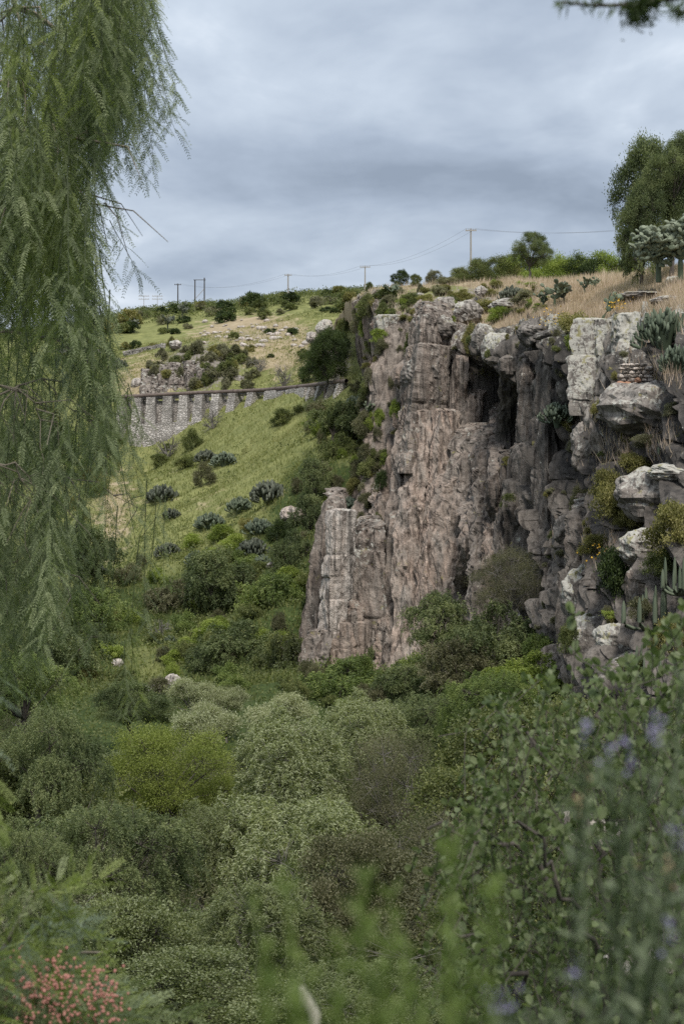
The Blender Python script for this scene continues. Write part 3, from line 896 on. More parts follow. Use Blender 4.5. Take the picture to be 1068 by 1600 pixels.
# ------------------------------------------------------------------ trees of the valley
TREES = [
    (262, 1222, 116, 92, 60, 'feather', 'yellow-green feathery tree, its thin bare branches showing through the dome', None),
    (450, 1222, 115, 90, 56, 'willow', 'broad olive willow with silvery leaves in the middle of the canopy', None),
    (455, 1345, 140, 110, 46, 'willow', 'largest grey-green willow, below the middle of the canopy, with flashing pale leaves', None),
    (325, 1135, 60, 36, 80, 'silver', 'pale silvery shrub tree directly above the yellow-green feathery tree', None),
    (298, 1092, 42, 26, 88, 'silver', 'small silvery shrub tree below the pale boulder on the slope', None),
    (352, 1096, 36, 26, 90, 'silver', 'small pale grey shrub tree under the dark round trees of the valley', None),
    (445, 1132, 62, 38, 76, 'silver', 'wide silver-grey shrub tree above the olive willow', None),
    (560, 1160, 90, 62, 70, 'willow', 'olive-grey willow below the trees at the cliff foot', None),
    (60, 1185, 95, 85, 52, 'pepper_big', 'grey-green pepper tree under the hanging branches, left of the yellow-green tree', None),
    (30, 1085, 90, 55, 72, 'pepper_big', 'pepper tree behind the lowest hanging branches on the left', 'pepper_fresh'),
    (205, 1105, 62, 34, 86, 'broad', 'low dark green tree under the bare pale rock of the slope', 'pepper'),
    (180, 1350, 112, 82, 42, 'pepper_big', 'rounded grey-green pepper tree below the yellow-green feathery tree', None),
    (35, 1345, 80, 72, 40, 'pepper_big', 'pepper tree at the left edge above the pink berries', None),
    (318, 1350, 80, 75, 47, 'willow', 'soft pale green willow between the round pepper tree and the largest willow', 'willow_dark'),
    (215, 1505, 130, 90, 34, 'broad', 'dark olive small-leaved tree right of the pink berries', 'willow_dark'),
    (390, 1490, 120, 90, 33, 'willow', 'dark drooping willow under the largest grey-green willow', 'willow_dark'),
    (70, 1470, 90, 90, 30, 'pepper_big', 'shaded pepper tree right behind the branch with pink berries', None),
    (622, 1250, 88, 95, 54, 'dusky', 'dusky twiggy tree right of the olive willow', None),
    (655, 1125, 90, 48, 76, 'pepper_big', 'low grey-green pepper tree in front of the cliff foot, above the dusky twiggy tree', None),
    (565, 1440, 115, 105, 36, 'broad', 'deep green shaded tree behind the blurred bright shoots', 'dusky'),
    (685, 1385, 112, 100, 38, 'dusky', 'grey-brown twiggy tree left of the near round-leaved shrub', None),
    (790, 1245, 120, 105, 44, 'broad', 'dark tree showing through the near round-leaved shrub', None),
    (860, 1420, 160, 120, 28, 'broad', 'dark tree low behind the near shrub and the spiky yucca', None),
    (300, 1590, 150, 75, 26, 'broad', 'dark olive tree at the bottom between the pink berries and the blurred shoots', 'willow_dark'),
    (570, 1580, 150, 70, 26, 'willow', 'dark willow low at the bottom behind the blurred shoots', 'willow_dark'),
    (775, 1115, 85, 58, 70, 'pepper_big', 'green pepper tree below the right half of the cliff', 'pepper_fresh'),
    (900, 1160, 90, 60, 52, 'broad', 'green tree below the lowest lichen boulders, behind the near shrub', None),
    (1010, 1300, 130, 120, 34, 'broad', 'dark tree at the right edge behind the near shrub', None),
    (555, 1068, 82, 42, 104, 'pepper_mid', 'fresh green tree at the left corner of the cliff foot', 'pepper_fresh'),
    (640, 1072, 52, 36, 100, 'pepper_mid', 'grey-green tree at the cliff foot under the tallest smooth rock face', None),
    (690, 972, 56, 44, 103, 'pepper_mid', 'light grey-green weeping tree against the middle of the cliff base', None),
    (765, 1005, 70, 72, 99, 'pepper_mid', 'tall grey-green tree leaning on the dark part of the cliff base', None),
    (800, 915, 58, 52, 101, 'dusky', 'highest dusky tree against the dark cliff, above the tall grey-green one', None),
    (715, 1052, 62, 50, 97, 'pepper_mid', 'tree with bare grey limbs below the weeping tree at the cliff', 'dusky'),
    (835, 1062, 70, 48, 88, 'pepper_mid', 'fresh yellowish green tree left of the lowest lichen boulders', 'fresh'),
    (350, 905, 60, 55, 142, 'pepper_mid', 'grey-green round tree at the foot of the meadow', None),
    (430, 950, 56, 50, 132, 'pepper_mid', 'round green tree in the valley left of the dark cleft', 'pepper_fresh'),
    (375, 1012, 72, 50, 124, 'pepper_mid', 'wide grey-green tree low in the valley above the silvery shrubs', None),
    (445, 1042, 50, 56, 118, 'pepper_mid', 'dark tree left of the foot of the cliff corner', 'broad'),
    (318, 1045, 45, 34, 122, 'pepper_mid', 'small grey-green tree right of the pale slope boulder', None),
    (462, 868, 34, 44, 142, 'pepper_mid', 'narrow grey-green tree beside the pale rock pillar', None),
    (482, 808, 30, 38, 152, 'pepper_mid', 'grey-green tree above left of the pale rock pillar', None),
    (492, 752, 30, 34, 158, 'pepper_mid', 'grey-green tree on the slope above the pillar, beside the cliff edge', None),
    (530, 708, 34, 36, 166, 'pepper_mid', 'grey-green tree in the gully halfway between pillar and aqueduct', 'bush'),
    (520, 655, 42, 34, 180, 'pepper_mid', 'grey-green tree just below the right end of the aqueduct', None),
    (488, 968, 26, 56, 127, 'pepper_mid', 'very dark tree in the cleft left of the cliff corner', 'dark'),  # dark leaf colour stands in for the cliff's shadow in the cleft
    (288, 938, 46, 38, 146, 'pepper_mid', 'grey-green tree below the meadow, left of the round one', 'dusky'),
    (125, 870, 60, 58, 152, 'pepper_mid', 'tree half hidden behind hanging branches left of the meadow', None),
    (150, 965, 58, 46, 138, 'pepper_mid', 'green tree behind the hanging branches above the pale slope rock', 'pepper_fresh'),
    (90, 1005, 70, 52, 118, 'pepper_mid', 'tree behind the hanging branches at the foot of the left slope', None),
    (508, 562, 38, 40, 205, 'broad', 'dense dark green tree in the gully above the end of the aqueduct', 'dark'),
    (60, 730, 90, 70, 210, 'pepper_mid', 'tree left of the tall stone piers behind hanging branches', None),
    (165, 690, 26, 50, 226, 'pepper_mid', 'grey-green tree touching the left end of the aqueduct', None),
    (828, 397, 29, 26, 158, 'broad', 'rounded blue-green tree standing above the scrub of the plateau skyline', 'pepper'),
    (1030, 328, 64, 96, 112, 'broad', 'tall dark green tree on the plateau at the right edge', 'pepper'),
    (1054, 278, 46, 52, 110, 'broad', 'upper right crown of the tall plateau tree group, cut by the right edge', 'pepper'),
    (1003, 345, 40, 60, 110, 'broad', 'left drooping crown of the tall plateau tree group', 'pepper'),
    (1085, 300, 50, 80, 118, 'pepper_mid', 'tree cut by the right edge behind the tall plateau tree', 'pepper'),
    (1000, 392, 34, 42, 110, 'pepper_mid', 'low drooping tree left of the prickly pear thicket on the plateau', 'pepper'),
]
for k, (px, py, hw, hh, d, kind, lab, mt) in enumerate(TREES):
    nm = {'willow': 'willow_tree', 'feather': 'feathery_tree', 'silver': 'silvery_tree'}.get(kind, 'pepper_tree' if kind.startswith('pepper') else 'leafy_tree')
    tree(px, py, hw, hh, d, kind, lab, mt, nm, 'tree', None, k)
# ------------------------------------------------------------------ stones, pillars, boulders
def stone_attrs(V, N, lich, pat, warm):
    nz = fbm(V[:, 0] * 0.7, V[:, 1] * 0.7, V[:, 2] * 0.7, 3)
    up_ = N[:, 2]
    return {'lichen': np.clip(lich - 0.04 + 0.3 * up_ + 0.35 * nz, 0, 1), 'patina_shade': np.clip(pat - 0.35 * up_ + 0.4 * nz, 0, 1), 'warm': np.clip(warm + 0.4 * nz, 0, 1)}  # undersides coloured darker, shade painted on over the weathering


def vnormals(V, Fq):
    e = np.cross(V[Fq[:, 1]] - V[Fq[:, 0]], V[Fq[:, 2]] - V[Fq[:, 0]])
    N = np.zeros_like(V)
    for c in range(Fq.shape[1]):
        np.add.at(N, Fq[:, c], e)
    return N / (np.linalg.norm(N, axis=1)[:, None] + 1e-9)


def rock_mesh(name, size, seed, mat, lich=0.45, pat=0.35, warm=0.3, block=0.5, nu=44, nv=28, rough=1.0):
    """an irregular blocky stone about the origin; size = half extents in metres"""
    u = np.linspace(0, 2 * np.pi, nu, endpoint=False)
    t = np.linspace(0.02, np.pi - 0.02, nv)
    U, T = np.meshgrid(u, t, indexing='ij')
    d = np.stack([np.cos(U) * np.sin(T), np.sin(U) * np.sin(T), np.cos(T)], -1)
    # cut by a few planes: flat faces and edges
    rr = np.random.default_rng(seed)
    pl = rr.normal(size=(11, 3))
    pl[:, 2] *= 0.8
    pl /= np.linalg.norm(pl, axis=1)[:, None]
    off = rr.uniform(0.66, 0.98, 11)
    r = np.ones(d.shape[:2])
    for p, o in zip(pl, off):
        c = d @ p
        r = np.minimum(r, np.where(c > 0.05, o / np.maximum(c, 0.05), 9))
    r = block * r + (1 - block)
    q = d * r[..., None]
    s = seed * 3.7
    r2 = 1 + rough * (0.16 * fbm(q[..., 0] * 1.6 + s, q[..., 1] * 1.6, q[..., 2] * 1.8, 4) + 0.05 * fbm(q[..., 0] * 6 + s, q[..., 1] * 6, q[..., 2] * 7, 3))
    ledge = 0.05 * rough * np.abs(noise3(q[..., 0] + s, q[..., 1], q[..., 2] * 5))
    V = (q * (r2 - ledge)[..., None] * np.array(size)).reshape(-1, 3)
    i = np.arange(nu * nv).reshape(nu, nv)
    j = np.roll(i, -1, 0)
    Fq = np.stack([i[:, :-1], i[:, 1:], j[:, 1:], j[:, :-1]], -1).reshape(-1, 4)
    N = vnormals(V, Fq)
    if (N * V).sum() < 0:
        Fq = Fq[:, ::-1]
        N = -N
    caps = [i[:, 0][::-1], i[:, -1]]
    return mesh_np(name, V, [Fq, np.array([caps[0]]), np.array([caps[1]])], mat, stone_attrs(V, N, lich, pat, warm))


def boulder(cx, cy, hw, hh, d, label, seed, depth=0.9, mat='boulder', name='boulder', rz=0.0, tilt=0.0, parent=None, **k):
    c = P(cx, cy, d)
    sx, sz = hw * d / F * 1.06, hh * d / F * 1.06
    me = rock_mesh(name, (sx, sx * depth, sz), seed, M[mat], **k)
    if parent is None:
        o = thing(name, label, 'boulder', c, None, rz, me)
    else:
        o = link(name, me, parent, c)
        o.rotation_euler = (0, 0, rz)
    o.rotation_euler = (0, tilt, rz)
    return o


def column(name, pts, width, depth, seed, mat, parent, lich=0.35, pat=0.2, warm=0.4, label=None, blk=2.6):
    """a jointed rock pillar; pts = (px, py, d) from top to foot along its axis; width in photo pixels"""
    if parent is cliff and lich < 0.4 and blk > 2 and mat == 'cliff':
        (xa, ya, da) = pts[0]
        pts = [(xa + 4, ya - 26, da + 3.2)] + [(a, b, c + 1.0) for a, b, c in pts]
        width = [width[0] * 0.75] + list(width)
    ax = np.array([P(*p) for p in pts])
    d0 = pts[0][2]
    n = 90
    t = np.linspace(0, len(pts) - 1, n)
    axs = spline(ax, t)
    wds = np.interp(t, np.arange(len(pts)), np.array(width) * d0 / F / 2 * 1.08)
    rr = np.random.default_rng(seed)
    nc = 56
    ang = np.linspace(0, 2 * np.pi, nc, endpoint=False)
    corners = np.sort(rr.uniform(0, 2 * np.pi, 6) * 0.25 + np.arange(6) / 6 * 2 * np.pi)
    # polygonal section
    sec = np.full(nc, 9.0)
    for c, o in zip(corners, rr.uniform(0.82, 1.0, 6)):
        cc = np.cos(ang - c)
        sec = np.minimum(sec, np.where(cc > 0.1, o / np.maximum(cc, 0.1), 9))
    hh = axs[0, 2] - axs[:, 2]
    jb = np.cumsum(rr.uniform(0.5, 1.5, 40)) * blk
    seg = np.searchsorted(jb, hh)
    sh = rr.normal(0, 0.06, (60, 2))[seg]
    sc = 1 + rr.normal(0, 0.045, 60)[seg]
    dj = np.min(np.abs(hh[:, None] - jb[None]), 1)
    sc = sc * (1 - 0.05 * np.exp(-(dj / 0.12) ** 2))
    sc[0] *= 0.8
    V = np.zeros((n, nc, 3))
    rad_ = sec[None] * wds[:, None] * sc[:, None]
    V[..., 0] = axs[:, None, 0] + sh[:, None, 0] * wds[:, None] + np.cos(ang)[None] * rad_
    V[..., 1] = axs[:, None, 1] + sh[:, None, 1] * wds[:, None] + np.sin(ang)[None] * rad_ * depth
    V[..., 2] = axs[:, None, 2]
    q = V.reshape(-1, 3)
    nd = fbm(q[:, 0] * 0.9 + seed, q[:, 1] * 0.9, q[:, 2] * 0.22, 5, 0.6) * 0.15 + 0.20 * (1 - 3 * np.abs(noise3(q[:, 0] * 1.1, q[:, 1] * 1.1, q[:, 2] * 0.07 + seed))) + 0.09 * (1 - 3 * np.abs(noise3(q[:, 0] * 3.1, q[:, 1] * 3.1, q[:, 2] * 0.12 + seed))) + 0.07 * fbm(q[:, 0] * 3.5 + seed, q[:, 1] * 3.5, q[:, 2] * 2.0, 3)
    out = np.stack([np.cos(ang), np.sin(ang), np.zeros(nc)], 1)
    q = q + np.tile(out, (n, 1)) * nd[:, None]
    q[:nc, 2] += 0.25 * fbm(q[:nc, 0] * 1.5, q[:nc, 1] * 1.5, 0.5, 2)
    i = np.arange(n * nc).reshape(n, nc)
    j = np.roll(i, -1, 1)
    Fq = np.stack([i[:-1], i[1:], j[1:], j[:-1]], -1).reshape(-1, 4)
    N = vnormals(q, Fq)
    topc = q[:nc].mean(0) + (0, 0, 0.12)
    q = np.vstack([q, topc])
    N = np.vstack([N, (0, 0, 1)])
    F3 = np.stack([np.full(nc, n * nc), i[0], np.roll(i[0], -1)], 1)
    at = stone_attrs(q, N, lich, pat, warm)
    tp = np.r_[np.repeat(np.exp(-hh / 1.6), nc), 1.0]
    at['lichen'] = np.clip(at['lichen'] + (0.3 if lich > 0.4 else 0.0) * tp, 0, 1)
    me = mesh_np(name, q, [Fq, F3], M[mat], at)
    return link(name, me, parent, label=label)


COLS = [
    ([(534, 797, 119), (527, 880, 119), (520, 960, 119), (508, 1040, 119)], [36, 38, 38, 40], 0.8, 'pale_rock', 0.2, 0.0, 0.3, 'pale grey free-standing pillar at the left corner of the cliff', 3.0),
    ([(523, 788, 122.0), (516, 850, 121.7), (508, 930, 121.2), (494, 1040, 120.5)], [20, 25, 30, 34], 1.0, 'cliff', 0.2, 0.2, 0.4, None, 7.0),
    ([(570, 834, 121.5), (565, 920, 120.5), (557, 1040, 119.5)], [28, 34, 46], 0.9, 'cliff', 0.3, 0.25, 0.5, None, 2.2),
    ([(545, 955, 118.5), (540, 1000, 118), (530, 1050, 117.5)], [30, 36, 42], 0.8, 'cliff', 0.2, 0.05, 0.95, None, 2.4),
    ([(500, 985, 118), (490, 1030, 117), (480, 1070, 116)], [26, 30, 30], 0.9, 'cliff', 0.2, 0.3, 0.4, None, 1.6),
    ([(606, 493, 134.5), (610, 580, 133.5), (606, 700, 131.5), (600, 800, 129)], [34, 38, 40, 44], 0.9, 'cliff', 0.55, 0.0, 0.75, 'tall pillar with a whitish cap at the left of the cliff', 3.2),
    ([(627, 513, 134.5), (630, 600, 134), (628, 680, 132)], [16, 20, 22], 0.9, 'cliff', 0.6, 0.1, 0.5, None, 1.5),
    ([(668, 500, 128), (664, 560, 127), (655, 640, 125.5), (646, 740, 123)], [50, 58, 54, 50], 0.8, 'cliff', 0.35, 0.15, 0.5, None, 3.6),
    ([(636, 660, 125), (624, 780, 122.6), (612, 1060, 118)], [20, 26, 30], 0.9, 'cliff', 0.15, 0.15, 0.5, None, 6.0),
    ([(655, 640, 124.4), (644, 760, 122), (634, 880, 119.6), (630, 1060, 116.8)], [24, 26, 30, 34], 0.9, 'cliff_pale', 0.15, 0.05, 0.8, None, 7.0),
    ([(672, 700, 123.4), (662, 820, 120.8), (650, 1060, 116.4)], [18, 22, 26], 1.0, 'cliff', 0.15, 0.2, 0.3, None, 5.0),
    ([(692, 640, 123.8), (682, 760, 121.6), (668, 880, 118.8), (660, 1060, 115.4)], [26, 28, 30, 34], 0.9, 'cliff_pale', 0.15, 0.05, 1.0, None, 6.0),
    ([(600, 790, 126), (594, 880, 123.5), (584, 1060, 119.4)], [26, 30, 36], 0.9, 'cliff', 0.2, 0.2, 0.6, None, 4.0),
    ([(712, 755, 120), (705, 850, 118), (694, 1060, 114.5)], [40, 48, 50], 0.8, 'cliff', 0.15, 0.1, 0.75, None, 4.0),
    ([(742, 690, 121), (738, 780, 119), (735, 900, 116.5), (735, 1060, 113)], [44, 46, 50, 52], 0.8, 'cliff', 0.2, 0.3, 0.5, None, 3.4),
    ([(770, 690, 119), (772, 800, 117), (774, 1060, 110.5)], [38, 46, 50], 0.8, 'cliff', 0.15, 0.5, 0.4, None, 4.0),
    ([(838, 705, 110), (840, 780, 109.5), (838, 870, 108), (836, 1060, 104)], [36, 40, 38, 46], 0.9, 'cliff', 0.15, 0.5, 0.35, None, 4.6),
    ([(823, 570, 112), (826, 640, 111.5), (828, 720, 110.5)], [26, 32, 30], 0.9, 'cliff', 0.2, 0.5, 0.3, None, 2.4),
    ([(868, 540, 107), (864, 640, 106), (862, 760, 104.5), (864, 1000, 101)], [50, 52, 48, 50], 0.7, 'cliff', 0.2, 0.75, 0.1, None, 4.4),
    ([(890, 750, 101), (886, 850, 99.5), (880, 1040, 96.5)], [30, 36, 44], 0.8, 'cliff', 0.15, 0.5, 0.2, None, 5.0),
    ([(940, 500, 99), (938, 560, 98.5), (936, 650, 97.5)], [36, 34, 38], 0.9, 'boulder', 0.55, 0.55, 0.2, 'grey lichen-spotted pillar on the rim under the leaning prickly pear', 2.2),
    ([(992, 492, 94), (990, 545, 93.5), (988, 620, 93)], [62, 64, 66], 0.8, 'boulder', 0.75, 0.45, 0.1, 'layered white-crusted block on the rim above the little dry stone wall', 1.4),
    ([(960, 520, 96.5), (950, 600, 96), (940, 660, 95.5)], [26, 28, 34], 0.8, 'boulder', 0.3, 0.5, 0.2, None, 1.8),
    ([(918, 800, 86), (912, 880, 85), (905, 1060, 83)], [44, 50, 60], 0.9, 'cliff', 0.2, 0.5, 0.2, None, 6.0),
]
for k, (pts, wd, dp, mt, li, pa, wa, lab, blk) in enumerate(COLS):
    column('rock_column', pts, wd, dp, 40 + k, mt, cliff, li, pa, wa, lab, blk)
for k in range(30):
    x = 588 + k * 7.4 + R.uniform(-4, 4)
    yt = R.uniform(560, 800) if x > 640 else R.uniform(760, 900)
    pts = []
    for q, y in enumerate(np.linspace(yt, 1050, 5)):
        h = hit(x - (y - yt) * 0.04, y)
        if h is not None and 95 < h.y < 145:
            pts.append((x - (y - yt) * 0.04, y, h.y - R.uniform(0.8, 1.7)))
    if len(pts) > 3:
        w_ = R.uniform(11, 24)
        column('rock_column', pts, [w_ * R.uniform(0.85, 1.2) for q in pts], 0.9, 300 + k, R.choice(['cliff', 'cliff', 'cliff_pale']) if x < 740 else 'cliff', cliff, 0.12, R.uniform(0, 0.25) + 0.5 * (x > 745), R.uniform(0.2, 1.0), None, R.uniform(2.5, 6))
# blocks hanging over the recess and crowning the rim
for k, (cx, cy, hw, hh, d, li, pa) in enumerate([
        (655, 588, 30, 28, 126.6, 0.3, 0.6), (752, 532, 22, 24, 124, 0.6, 0.5), (778, 545, 26, 30, 122, 0.65, 0.5), (806, 575, 26, 36, 116, 0.3, 0.85),
        (833, 520, 26, 22, 112, 0.3, 0.85), (845, 610, 16, 26, 109.5, 0.3, 0.8), (885, 600, 16, 30, 103, 0.2, 0.8), (850, 745, 20, 30, 107, 0.2, 0.5),
        (800, 820, 24, 20, 112, 0.2, 0.6), (910, 690, 22, 30, 92, 0.35, 0.5), (880, 830, 18, 24, 96, 0.2, 0.6), (690, 512, 22, 18, 128, 0.5, 0.2),
        (900, 870, 20, 30, 89, 0.2, 0.5), (930, 660, 20, 30, 90, 0.3, 0.5)]):
    boulder(cx, cy, hw, hh, d, None, 80 + k, 0.9, 'boulder' if pa > 0.4 else 'cliff', 'rock_block', R.uniform(0, 6), 0.0, cliff, lich=li, pat=pa, block=0.85)

BOULDERS = [
    (1012, 645, 84, 48, 84.5, 'largest lichen-crusted boulder slab under the dry stone wall', 1, dict(depth=1.3, lich=0.4)),
    (952, 672, 30, 56, 86.5, 'upright reddish rock under the left end of the largest boulder slab', 2, dict(lich=0.3, warm=0.6)),
    (1040, 702, 60, 44, 82.5, 'dark hollow rock under the largest boulder slab, behind the candelabra cactus', 3, dict(lich=0.1, pat=0.7)),
    (922, 702, 26, 38, 90.5, 'tilted grey slab leaning left of the largest boulder', 4, dict(tilt=0.5)),
    (1028, 775, 74, 42, 77, 'second lichen boulder, below the candelabra cactus', 5, {}),
    (1050, 738, 44, 14, 75.5, 'flat pale slab lying on the second lichen boulder', 6, dict(lich=0.8, pat=0.0)),
    (1002, 858, 40, 30, 73.5, 'small white-crusted boulder below the second lichen boulder', 7, dict(lich=0.7)),
    (1015, 910, 42, 44, 73, 'reddish boulder behind the fluted columnar cactus', 8, dict(lich=0.2, warm=0.8)),
    (918, 932, 40, 50, 81.5, 'grey weathered boulder left of the dark green shrub', 9, dict(lich=0.6, pat=0.5)),
    (920, 998, 36, 34, 76.5, 'brown boulder with a white crust, left one of the lowest pair', 10, dict(lich=0.65)),
    (966, 1006, 40, 31, 72, 'round lichen-speckled boulder, right one of the lowest pair', 11, dict(lich=0.75, pat=0.4)),
    (928, 1055, 50, 40, 75, 'red-brown cracked rock under the lowest pair of boulders', 12, dict(lich=0.15, warm=0.9)),
    (1010, 1070, 70, 54, 69.5, 'dark brown rock behind the lowest columnar cactus', 13, dict(lich=0.2, pat=0.6)),
    (1004, 464, 44, 8, 104, 'long flat rock lying in the dry grass of the plateau', 14, dict(lich=0.5)),
    (1052, 441, 15, 9, 108, 'white rounded stone in the dry grass under the prickly pear thicket', 15, dict(lich=0.95, pat=0.0)),
    (1050, 472, 36, 9, 98, 'flat brown rock in the grass above the dense columnar cactus', 16, dict(lich=0.4)),
    (654, 464, 11, 6, 152, 'pale flat stone among the shrubs of the plateau slope', 17, dict(lich=0.8, pat=0.0, mat='pale_rock')),
    (752, 455, 10, 8, 148, 'pale stone at the top of the plateau slope left of the prickly pears', 18, dict(lich=0.7, pat=0.0, mat='pale_rock')),
    (695, 480, 20, 16, 138, 'brown rock block standing out of the plateau slope', 19, dict(lich=0.4)),
    (660, 484, 18, 14, 141, 'reddish rock face in the plateau slope above the wall', 20, dict(lich=0.3, warm=0.9)),
    (730, 488, 22, 18, 134, 'grey pointed rock above the recess of the cliff', 21, dict(lich=0.5)),
    (790, 478, 26, 12, 132, 'wide grey rock below the prickly pear clumps of the plateau', 22, dict(lich=0.5, pat=0.5)),
    (270, 1066, 15, 12, 117, 'pale squarish boulder on the lower valley slope', 23, dict(mat='pale_rock', lich=0.3, pat=0.0)),
    (226, 1088, 36, 13, 112, 'long bare pale rock below the squarish boulder', 24, dict(mat='pale_rock', lich=0.2, pat=0.0, tilt=-0.35)),
    (157, 1112, 9, 13, 108, 'small pale boulder at the left foot of the valley slope', 25, dict(mat='pale_rock', lich=0.4, pat=0.0)),
    (184, 1036, 9, 7, 126, 'small whitish stone above the long bare rock', 26, dict(mat='pale_rock', lich=0.5, pat=0.0)),
    (456, 806, 20, 14, 157, 'bare tan rock at the right foot of the meadow', 27, dict(mat='pale_rock', lich=0.1, pat=0.0, warm=0.9)),
    (425, 884, 9, 6, 145, 'grey boulder in the bright green scrub of the valley', 28, {}),
    (408, 671, 4, 4, 222, 'single small stone in the open meadow', 29, dict(mat='pale_rock', lich=0.3, pat=0.0)),
    (275, 538, 10, 7, 268, 'whitish boulder on top of the far crag', 30, dict(mat='pale_rock', lich=0.7, pat=0.0)),
    (325, 545, 8, 7, 266, 'whitish boulder right of the shrubs on the far crag', 31, dict(mat='pale_rock', lich=0.6, pat=0.0)),
    (390, 538, 8, 6, 275, 'small grey boulder on the dry hillside above the aqueduct', 32, dict(lich=0.5)),
    (214, 600, 9, 9, 244, 'pale boulder on the slope just above the left end of the aqueduct', 33, dict(mat='pale_rock', lich=0.5, pat=0.0)),
    (375, 596, 13, 9, 240, 'brown rock right of the far crag, above the aqueduct', 34, dict(lich=0.3)),
    (508, 513, 15, 13, 228, 'pale rock outcrop above the dark tree of the gully', 35, dict(mat='pale_rock', lich=0.7, pat=0.0)),
    (486, 528, 9, 9, 232, 'smaller pale rock left of the outcrop above the gully tree', 36, dict(mat='pale_rock', lich=0.5, pat=0.0)),
]
for (cx, cy, hw, hh, d, lab, sd, k) in BOULDERS:
    k = dict(k)
    boulder(cx, cy, hw, hh, d, lab, sd, mat=k.pop('mat', 'boulder'), tilt=k.pop('tilt', 0.0), **k)

# the far crag behind the aqueduct: jointed rock under scrub
crag_o = thing('rock_crag', 'dark jointed crag behind the aqueduct, hung with grey shrubs', 'crag', P(310, 620, 243))
crag_o_inv = np.array(crag_o.location)
for k in range(13):
    x = 232 + k * 13 + R.uniform(-4, 4)
    y0 = 568 + abs(x - 305) * 0.22 + R.uniform(-8, 10)
    me = column('rock_column', [(x, y0, 246.5), (x + 1, y0 + 22, 243.5), (x, 632, 240.5)], [15, 18, 20], 1.0, 140 + k, 'cliff', None, 0.35, 0.45, 0.35, None, 1.8)
    me.parent = crag_o
    me.location = -crag_o.location

# little dry stone wall on the rim
_wh = hit(990, 596)
dw = thing('dry_stone_wall', 'short stack of loose flat stones walled in under the rim block', 'stone wall', P(990, 603, min(_wh.y, 91.0) - 0.7))
sm_me = [rock_mesh('stone', (0.30, 0.3, 0.14), 200 + q, M['pale_rock' if q % 2 else 'boulder'], lich=0.3, pat=0.1, block=0.8, nu=10, nv=6) for q in range(6)]
sm_red = rock_mesh('stone', (0.36, 0.3, 0.15), 209, new_red := plain_mat('red_stone', (0.30, 0.16, 0.10), (0.42, 0.24, 0.16)), block=0.9, nu=10, nv=6)
for row in range(6):
    n = 4 if row < 5 else 3
    for q in range(n + 1):
        red = (row, q) in ((0, 1), (0, 0), (1, 2))
        o = link('stone', sm_red if red else R.choice(sm_me), dw, (-0.72 + (q + 0.5 * (row % 2)) * 0.36 + R.uniform(-.06, .06), R.uniform(-.06, .06), 0.1 + row * 0.21))
        o.scale = (R.uniform(0.55, 1.25), 1, R.uniform(0.6, 1.25))
        o.rotation_euler = (0, R.uniform(-.1, .1), R.uniform(-.3, .3))

# ------------------------------------------------------------------ the old aqueduct on its stone piers
def masonry():
    m, t = new_mat('rubble_masonry')
    oc = t.n('ShaderNodeTexCoord').outputs['Object']
    vo = t.n('ShaderNodeTexVoronoi', {'Vector': t.scale(oc, (2.3, 2.3, 3.6)), 'Scale': 1.0}, feature='F1')
    ed = t.n('ShaderNodeTexVoronoi', {'Vector': t.scale(oc, (2.3, 2.3, 3.6)), 'Scale': 1.0}, feature='DISTANCE_TO_EDGE')
    n1 = t.noise(oc, 0.35, 6, 0.65)
    n2 = t.noise(oc, 2.5, 6, 0.7)
    c = t.mix(t.n('ShaderNodeSeparateColor', {0: vo.outputs['Color']}).outputs[0], (0.33, 0.305, 0.28), (0.52, 0.48, 0.445))
    c = t.mix(t.ramp(ed.outputs[0], [(0.0, 0.75), (0.14, 0.0)]), c, (0.18, 0.16, 0.145))
    c = t.mix(t.ramp(n1, [(0.45, 0.0), (0.68, 0.8)]), c, (0.14, 0.127, 0.115))
    c = t.mix(0.6, c, t.ramp(n2, [(0.3, 0.6), (0.7, 1.35)]), 'MULTIPLY')
    bmp = t.n('ShaderNodeBump', {'Strength': 0.7, 'Distance': 0.15, 'Height': t.ramp(ed.outputs[0], [(0.0, 0.0), (0.2, 1.0)])})
    finish(t, t.n('ShaderNodeBsdfPrincipled', {'Base Color': c, 'Roughness': 0.95, 'Normal': bmp}))
    return m


M['masonry'] = masonry()
M['rust'] = plain_mat('rusty_pipe', (0.075, 0.055, 0.046), (0.17, 0.13, 0.11), 1.5)
AQ = [(140, 622.5, 240), (207, 619, 237), (300, 614, 235.5), (396, 610, 231), (440, 606.5, 225), (480, 602.5, 216), (515, 598, 207), (541, 595, 200)]
aq = np.array([P(*p) for p in AQ])
aqt = np.linspace(0, len(AQ) - 1, 90)
aqp = spline(aq, aqt)
aqx = 534 + F * aqp[:, 0] / aqp[:, 1]
aqueduct = thing('aqueduct', 'old stone-piered aqueduct with a dark pipe crossing the hillside', 'aqueduct', aq[3])
inv = -aq[3]


def aq_at(px):
    p = np.array([np.interp(px, aqx, aqp[:, q]) for q in range(3)])
    p2 = np.array([np.interp(px + 4, aqx, aqp[:, q]) for q in range(3)])
    t = (p2 - p)[:2]
    return p, t / np.linalg.norm(t)


b = Acc()
b.tube(aqp + inv, np.full(90, 0.27), 10)
link('pipe', b.mesh('pipe', M['rust'], True), aqueduct)
b = Acc()
b.tube(aqp + inv + (0, 0.45, -0.42), np.full(90, 0.30), 4)
link('ledge', b.mesh('ledge', M['masonry']), aqueduct)
for px in range(160, 540, 34):
    p, t = aq_at(px)
    b = Acc()
    b.tube([p + inv - np.r_[t * 0.12, 0], p + inv + np.r_[t * 0.12, 0]], [0.33, 0.33], 10)
    link('pipe_collar', b.mesh('pipe_collar', M['rust'], True), aqueduct)


